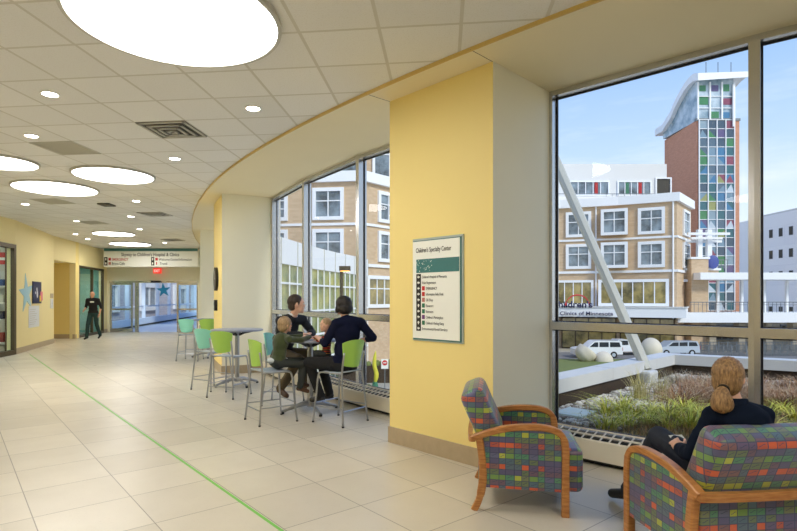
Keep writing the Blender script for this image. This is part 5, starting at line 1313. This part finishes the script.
for i in range(2600):
    s = rg.random()*4.8+.95; w = rg.random()**1.3*(.95 if s < 4 else 1.5)
    if i > 1900: s = rg.random()*5; p = PB_+u2_*s-n2*(rg.random()*.5+.03)
    else: p = PA_+u1*max(.1, min(5.7, s))-n1*(w+.03)
    r_ = .012+rg.random()*.024; o_ = len(vs); rz_ = rg.random()*6
    for q in ico: vs.append((p.x+(q[0]*math.cos(rz_)-q[1]*math.sin(rz_))*r_*1.3, p.y+(q[0]*math.sin(rz_)+q[1]*math.cos(rz_))*r_, BZ+.008+q[2]*r_*.7))
    fs_ += [tuple(o_+a for a in f) for f in icf]
me = bpy.data.meshes.new('gravel'); me.from_pydata(vs, [], fs_); me.materials.append(gm); o = bpy.data.objects.new('gravel', me); COL.objects.link(o)
tag(o, 'pale loose gravel along the inside of the planter wall', 'gravel', kind='stuff')
# grasses
def blades(n, R, h, w, lean, rng, droop=.5, spread=.6):
    vs, fs = [], []
    for i in range(n):
        a = rng.random()*2*pi; r = R*rng.random()**.6*spread; x, y = r*math.cos(a), r*math.sin(a); a2 = a+rng.uniform(-.9, .9); hh = h*rng.uniform(.45, 1.1); le = lean*rng.uniform(.3, 1.2); ww = w*rng.uniform(.6, 1.2)
        dx, dy = math.cos(a2), math.sin(a2); px_, py_ = -dy*ww, dx*ww; o = len(vs); K = 4
        for t in range(K+1):
            u = t/K; d_ = le*u*u*hh; z = hh*(u-droop*lean*u*u*u*.5); tw_ = 1-u*.9
            cx_, cy_ = x+dx*d_, y+dy*d_
            vs += [(cx_+px_*tw_, cy_+py_*tw_, z), (cx_-px_*tw_, cy_-py_*tw_, z)]
        for t in range(K): fs.append((o+2*t, o+2*t+1, o+2*t+3, o+2*t+2))
    return vs, fs
def plantmat(name, stops):
    m = bpy.data.materials.new(name); m.use_nodes = True; k = N(m); b = k.n['Principled BSDF']; g = k.new('ShaderNodeNewGeometry')
    k.l.new(k.ramp(g.outputs['Random Per Island'], [(p, lin(c)) for p, c in stops]), b.inputs['Base Color']); b.inputs['Roughness'].default_value = .7; return m
M['g_green'] = plantmat('yellow_green_blades', [(0, (140, 156, 48)), (.5, (204, 206, 76)), (1, (232, 214, 110))])
M['g_straw'] = plantmat('straw_blades', [(0, (150, 140, 70)), (.5, (206, 196, 130)), (1, (228, 220, 170))])
M['g_brown'] = plantmat('russet_stems', [(0, (104, 74, 50)), (.35, (156, 108, 70)), (.65, (190, 150, 104)), (1, (226, 206, 168))])
M['g_grey'] = plantmat('grey_seedheads', [(0, (130, 124, 100)), (.6, (176, 170, 146)), (1, (214, 208, 190))])
def mk(name, m_, args, seed):
    v, f = blades(*args[:5], random.Random(seed), *args[5:]); me = bpy.data.meshes.new(name); me.from_pydata(v, [], f); me.materials.append(M[m_]); return me
grassA = [mk('ornamental_grass', 'g_green', (80, .16, .30, .008, 1.5), s) for s in (1, 2)]
grassB = mk('ornamental_grass', 'g_straw', (160, .2, .46, .004, .6), 3)
shrub = [mk('russet_shrub', 'g_brown', (120, .28, .28, .005, 1.5, .5, 1.0), s) for s in (5, 6)]
greyp = [mk('seed_head_plant', 'g_grey', (110, .2, .26, .005, .7, .4, 1.0), s) for s in (8, 9)]
def put(me, x, y, rz_, sc, label, cat, group):
    o = bpy.data.objects.new(me.name, me); COL.objects.link(o); o.location = (x, y, BZ-.01); o.rotation_euler = (0, 0, rz_); o.scale = (sc, sc, sc*rp.uniform(.85, 1.15)); tag(o, label, cat, group); return o
rp = random.Random(33)
def fl_(px, py): Y = F*(EYE-BZ)/(py-HY); return ((px-CX)/F*Y, Y)
x, y = fl_(640, 399); put(grassB, x, y, 0, 1.0, 'tall pale straw-coloured grass clump below the brace foot', 'grass', None)
x, y = fl_(661, 396); put(grassB, x, y, 2, .8, 'shorter straw-coloured grass clump just right of the tallest one', 'grass', None)
for px, py in ((606, 415), (622, 413), (636, 417), (652, 415), (668, 418), (684, 412), (700, 416), (648, 424), (626, 426), (668, 428), (606, 429), (770, 418), (784, 412), (796, 420), (712, 424), (744, 428), (764, 432), (690, 428)):
    x, y = fl_(px, py); put(rp.choice(grassA), x, y, rp.random()*6, rp.uniform(.7, 1.05), 'yellow-green grass clump in the front row of the roof garden', 'grass', 'yellow-green grass clumps near the glass')
for i in range(50):
    px = rp.uniform(668, 812); py = rp.uniform(383, 408); x, y = fl_(px, py)
    if (Vector((x, y))-PB_).dot(n2) > -.5 or (Vector((x, y))-PA_).dot(n1) > -.55: continue
    put(rp.choice(shrub), x, y, rp.random()*6, rp.uniform(.7, 1.1), 'russet brown twiggy shrub in the roof garden', 'shrub', 'russet brown shrubs in the roof garden')
for i in range(22):
    px = rp.uniform(655, 740); py = rp.uniform(376, 386); x, y = fl_(px, py)
    if (Vector((x, y))-PB_).dot(n2) > -.4 or (Vector((x, y))-PA_).dot(n1) > -.4: continue
    put(rp.choice(greyp), x, y, rp.random()*6, rp.uniform(.6, .95), 'grey dried seed-head plant near the corner of the planter wall', 'plant', 'grey dried plants at the back of the roof garden')
# low ground cover
vs, fs = [], []
for i in range(9000):
    px = rp.uniform(575, 830); py = rp.uniform(392, 452); x, y = fl_(px, py)
    if (Vector((x, y))-CC).length > R0-1.5: continue
    if (Vector((x, y))-PA_).dot(n1) > -.15: continue
    if (Vector((x, y))-PA_).dot(n1) > -1.0 and rp.random() < .8: continue
    a = rp.random()*6.28; h = rp.uniform(.03, .10); w = .006; o = len(vs); dx, dy = math.cos(a), math.sin(a)
    vs += [(x-dy*w, y+dx*w, BZ-.005), (x+dy*w, y-dx*w, BZ-.005), (x+dx*h*.6, y+dy*h*.6, BZ+h)]; fs.append((o, o+1, o+2))
me = bpy.data.meshes.new('ground_cover'); me.from_pydata(vs, [], fs); M['g_cover'] = plantmat('ground_cover_leaves', [(0, (110, 104, 66)), (.5, (160, 146, 96)), (1, (182, 136, 88))]); me.materials.append(M['g_cover'])
o = bpy.data.objects.new('ground_cover', me); COL.objects.link(o); tag(o, 'low brown-green ground cover between the clumps of the roof garden', 'ground cover', kind='stuff')
x, y = fl_(575, 414.5); tag(MB().box((x, y, BZ+.02), (.42, .34, .03), .8, bev=.008).build('paver', mat('pale_paver', (206, 220, 218), .4, var=.04)), 'pale bluish slab lying on the gravel near the window corner', 'slab')
# ------------------------------------------------------------ sky, sun, camera
w = bpy.data.worlds.new('World'); SC.world = w; w.use_nodes = True; k = N(w); bg = k.n['Background']
tc = k.new('ShaderNodeTexCoord'); sp = k.new('ShaderNodeSeparateXYZ'); k.l.new(tc.outputs['Generated'], sp.inputs[0])
z = sp.outputs[2]
base = k.ramp(z, [(0.0, lin((232, 234, 238))), (.12, lin((218, 229, 246))), (.24, lin((184, 208, 244))), (.40, lin((146, 182, 238))), (1.0, lin((86, 138, 226)))])
mp = k.new('ShaderNodeMapping'); mp.inputs['Scale'].default_value = (1.2, 1.2, 7); k.l.new(tc.outputs['Generated'], mp.inputs[0])
n = k.noise(mp.outputs[0], 2.2, 5, .6)
c = k.mix(k.math('MULTIPLY', k.ramp(n, [(.48, (0, 0, 0, 1)), (.72, (1, 1, 1, 1))]), .45), base, lin((240, 242, 246)))
k.l.new(c, bg.inputs['Color']); bg.inputs['Strength'].default_value = WORLD
sl = bpy.data.lights.new('sun', 'SUN'); sl.energy = SUN; sl.angle = math.radians(12); sl.color = (1, .95, .87); so = bpy.data.objects.new('sun', sl); COL.objects.link(so)
so.rotation_euler = Vector((-.42, .58, -.58)).to_track_quat('-Z', 'Y').to_euler()
cam = bpy.data.cameras.new('camera'); co = bpy.data.objects.new('camera', cam); COL.objects.link(co); SC.camera = co
co.location = (0, 0, EYE); co.rotation_euler = (pi/2, 0, 0); cam.sensor_width = 36; cam.lens = F/797*36
cam.shift_x = (398.5-CX)/797; cam.shift_y = (HY-265.5)/797; cam.clip_start = .05; cam.clip_end = 600
SC.view_settings.view_transform = 'Standard'; SC.view_settings.look = 'None'; SC.view_settings.gamma = 1; SC.view_settings.use_curve_mapping = False
SC.view_settings.exposure = EXPO
SC.cycles.max_bounces = 8; SC.cycles.diffuse_bounces = 5; SC.cycles.transparent_max_bounces = 16; SC.cycles.sample_clamp_indirect = 6; SC.cycles.caustics_reflective = False; SC.cycles.caustics_refractive = False
SC.cycles.use_denoising = True
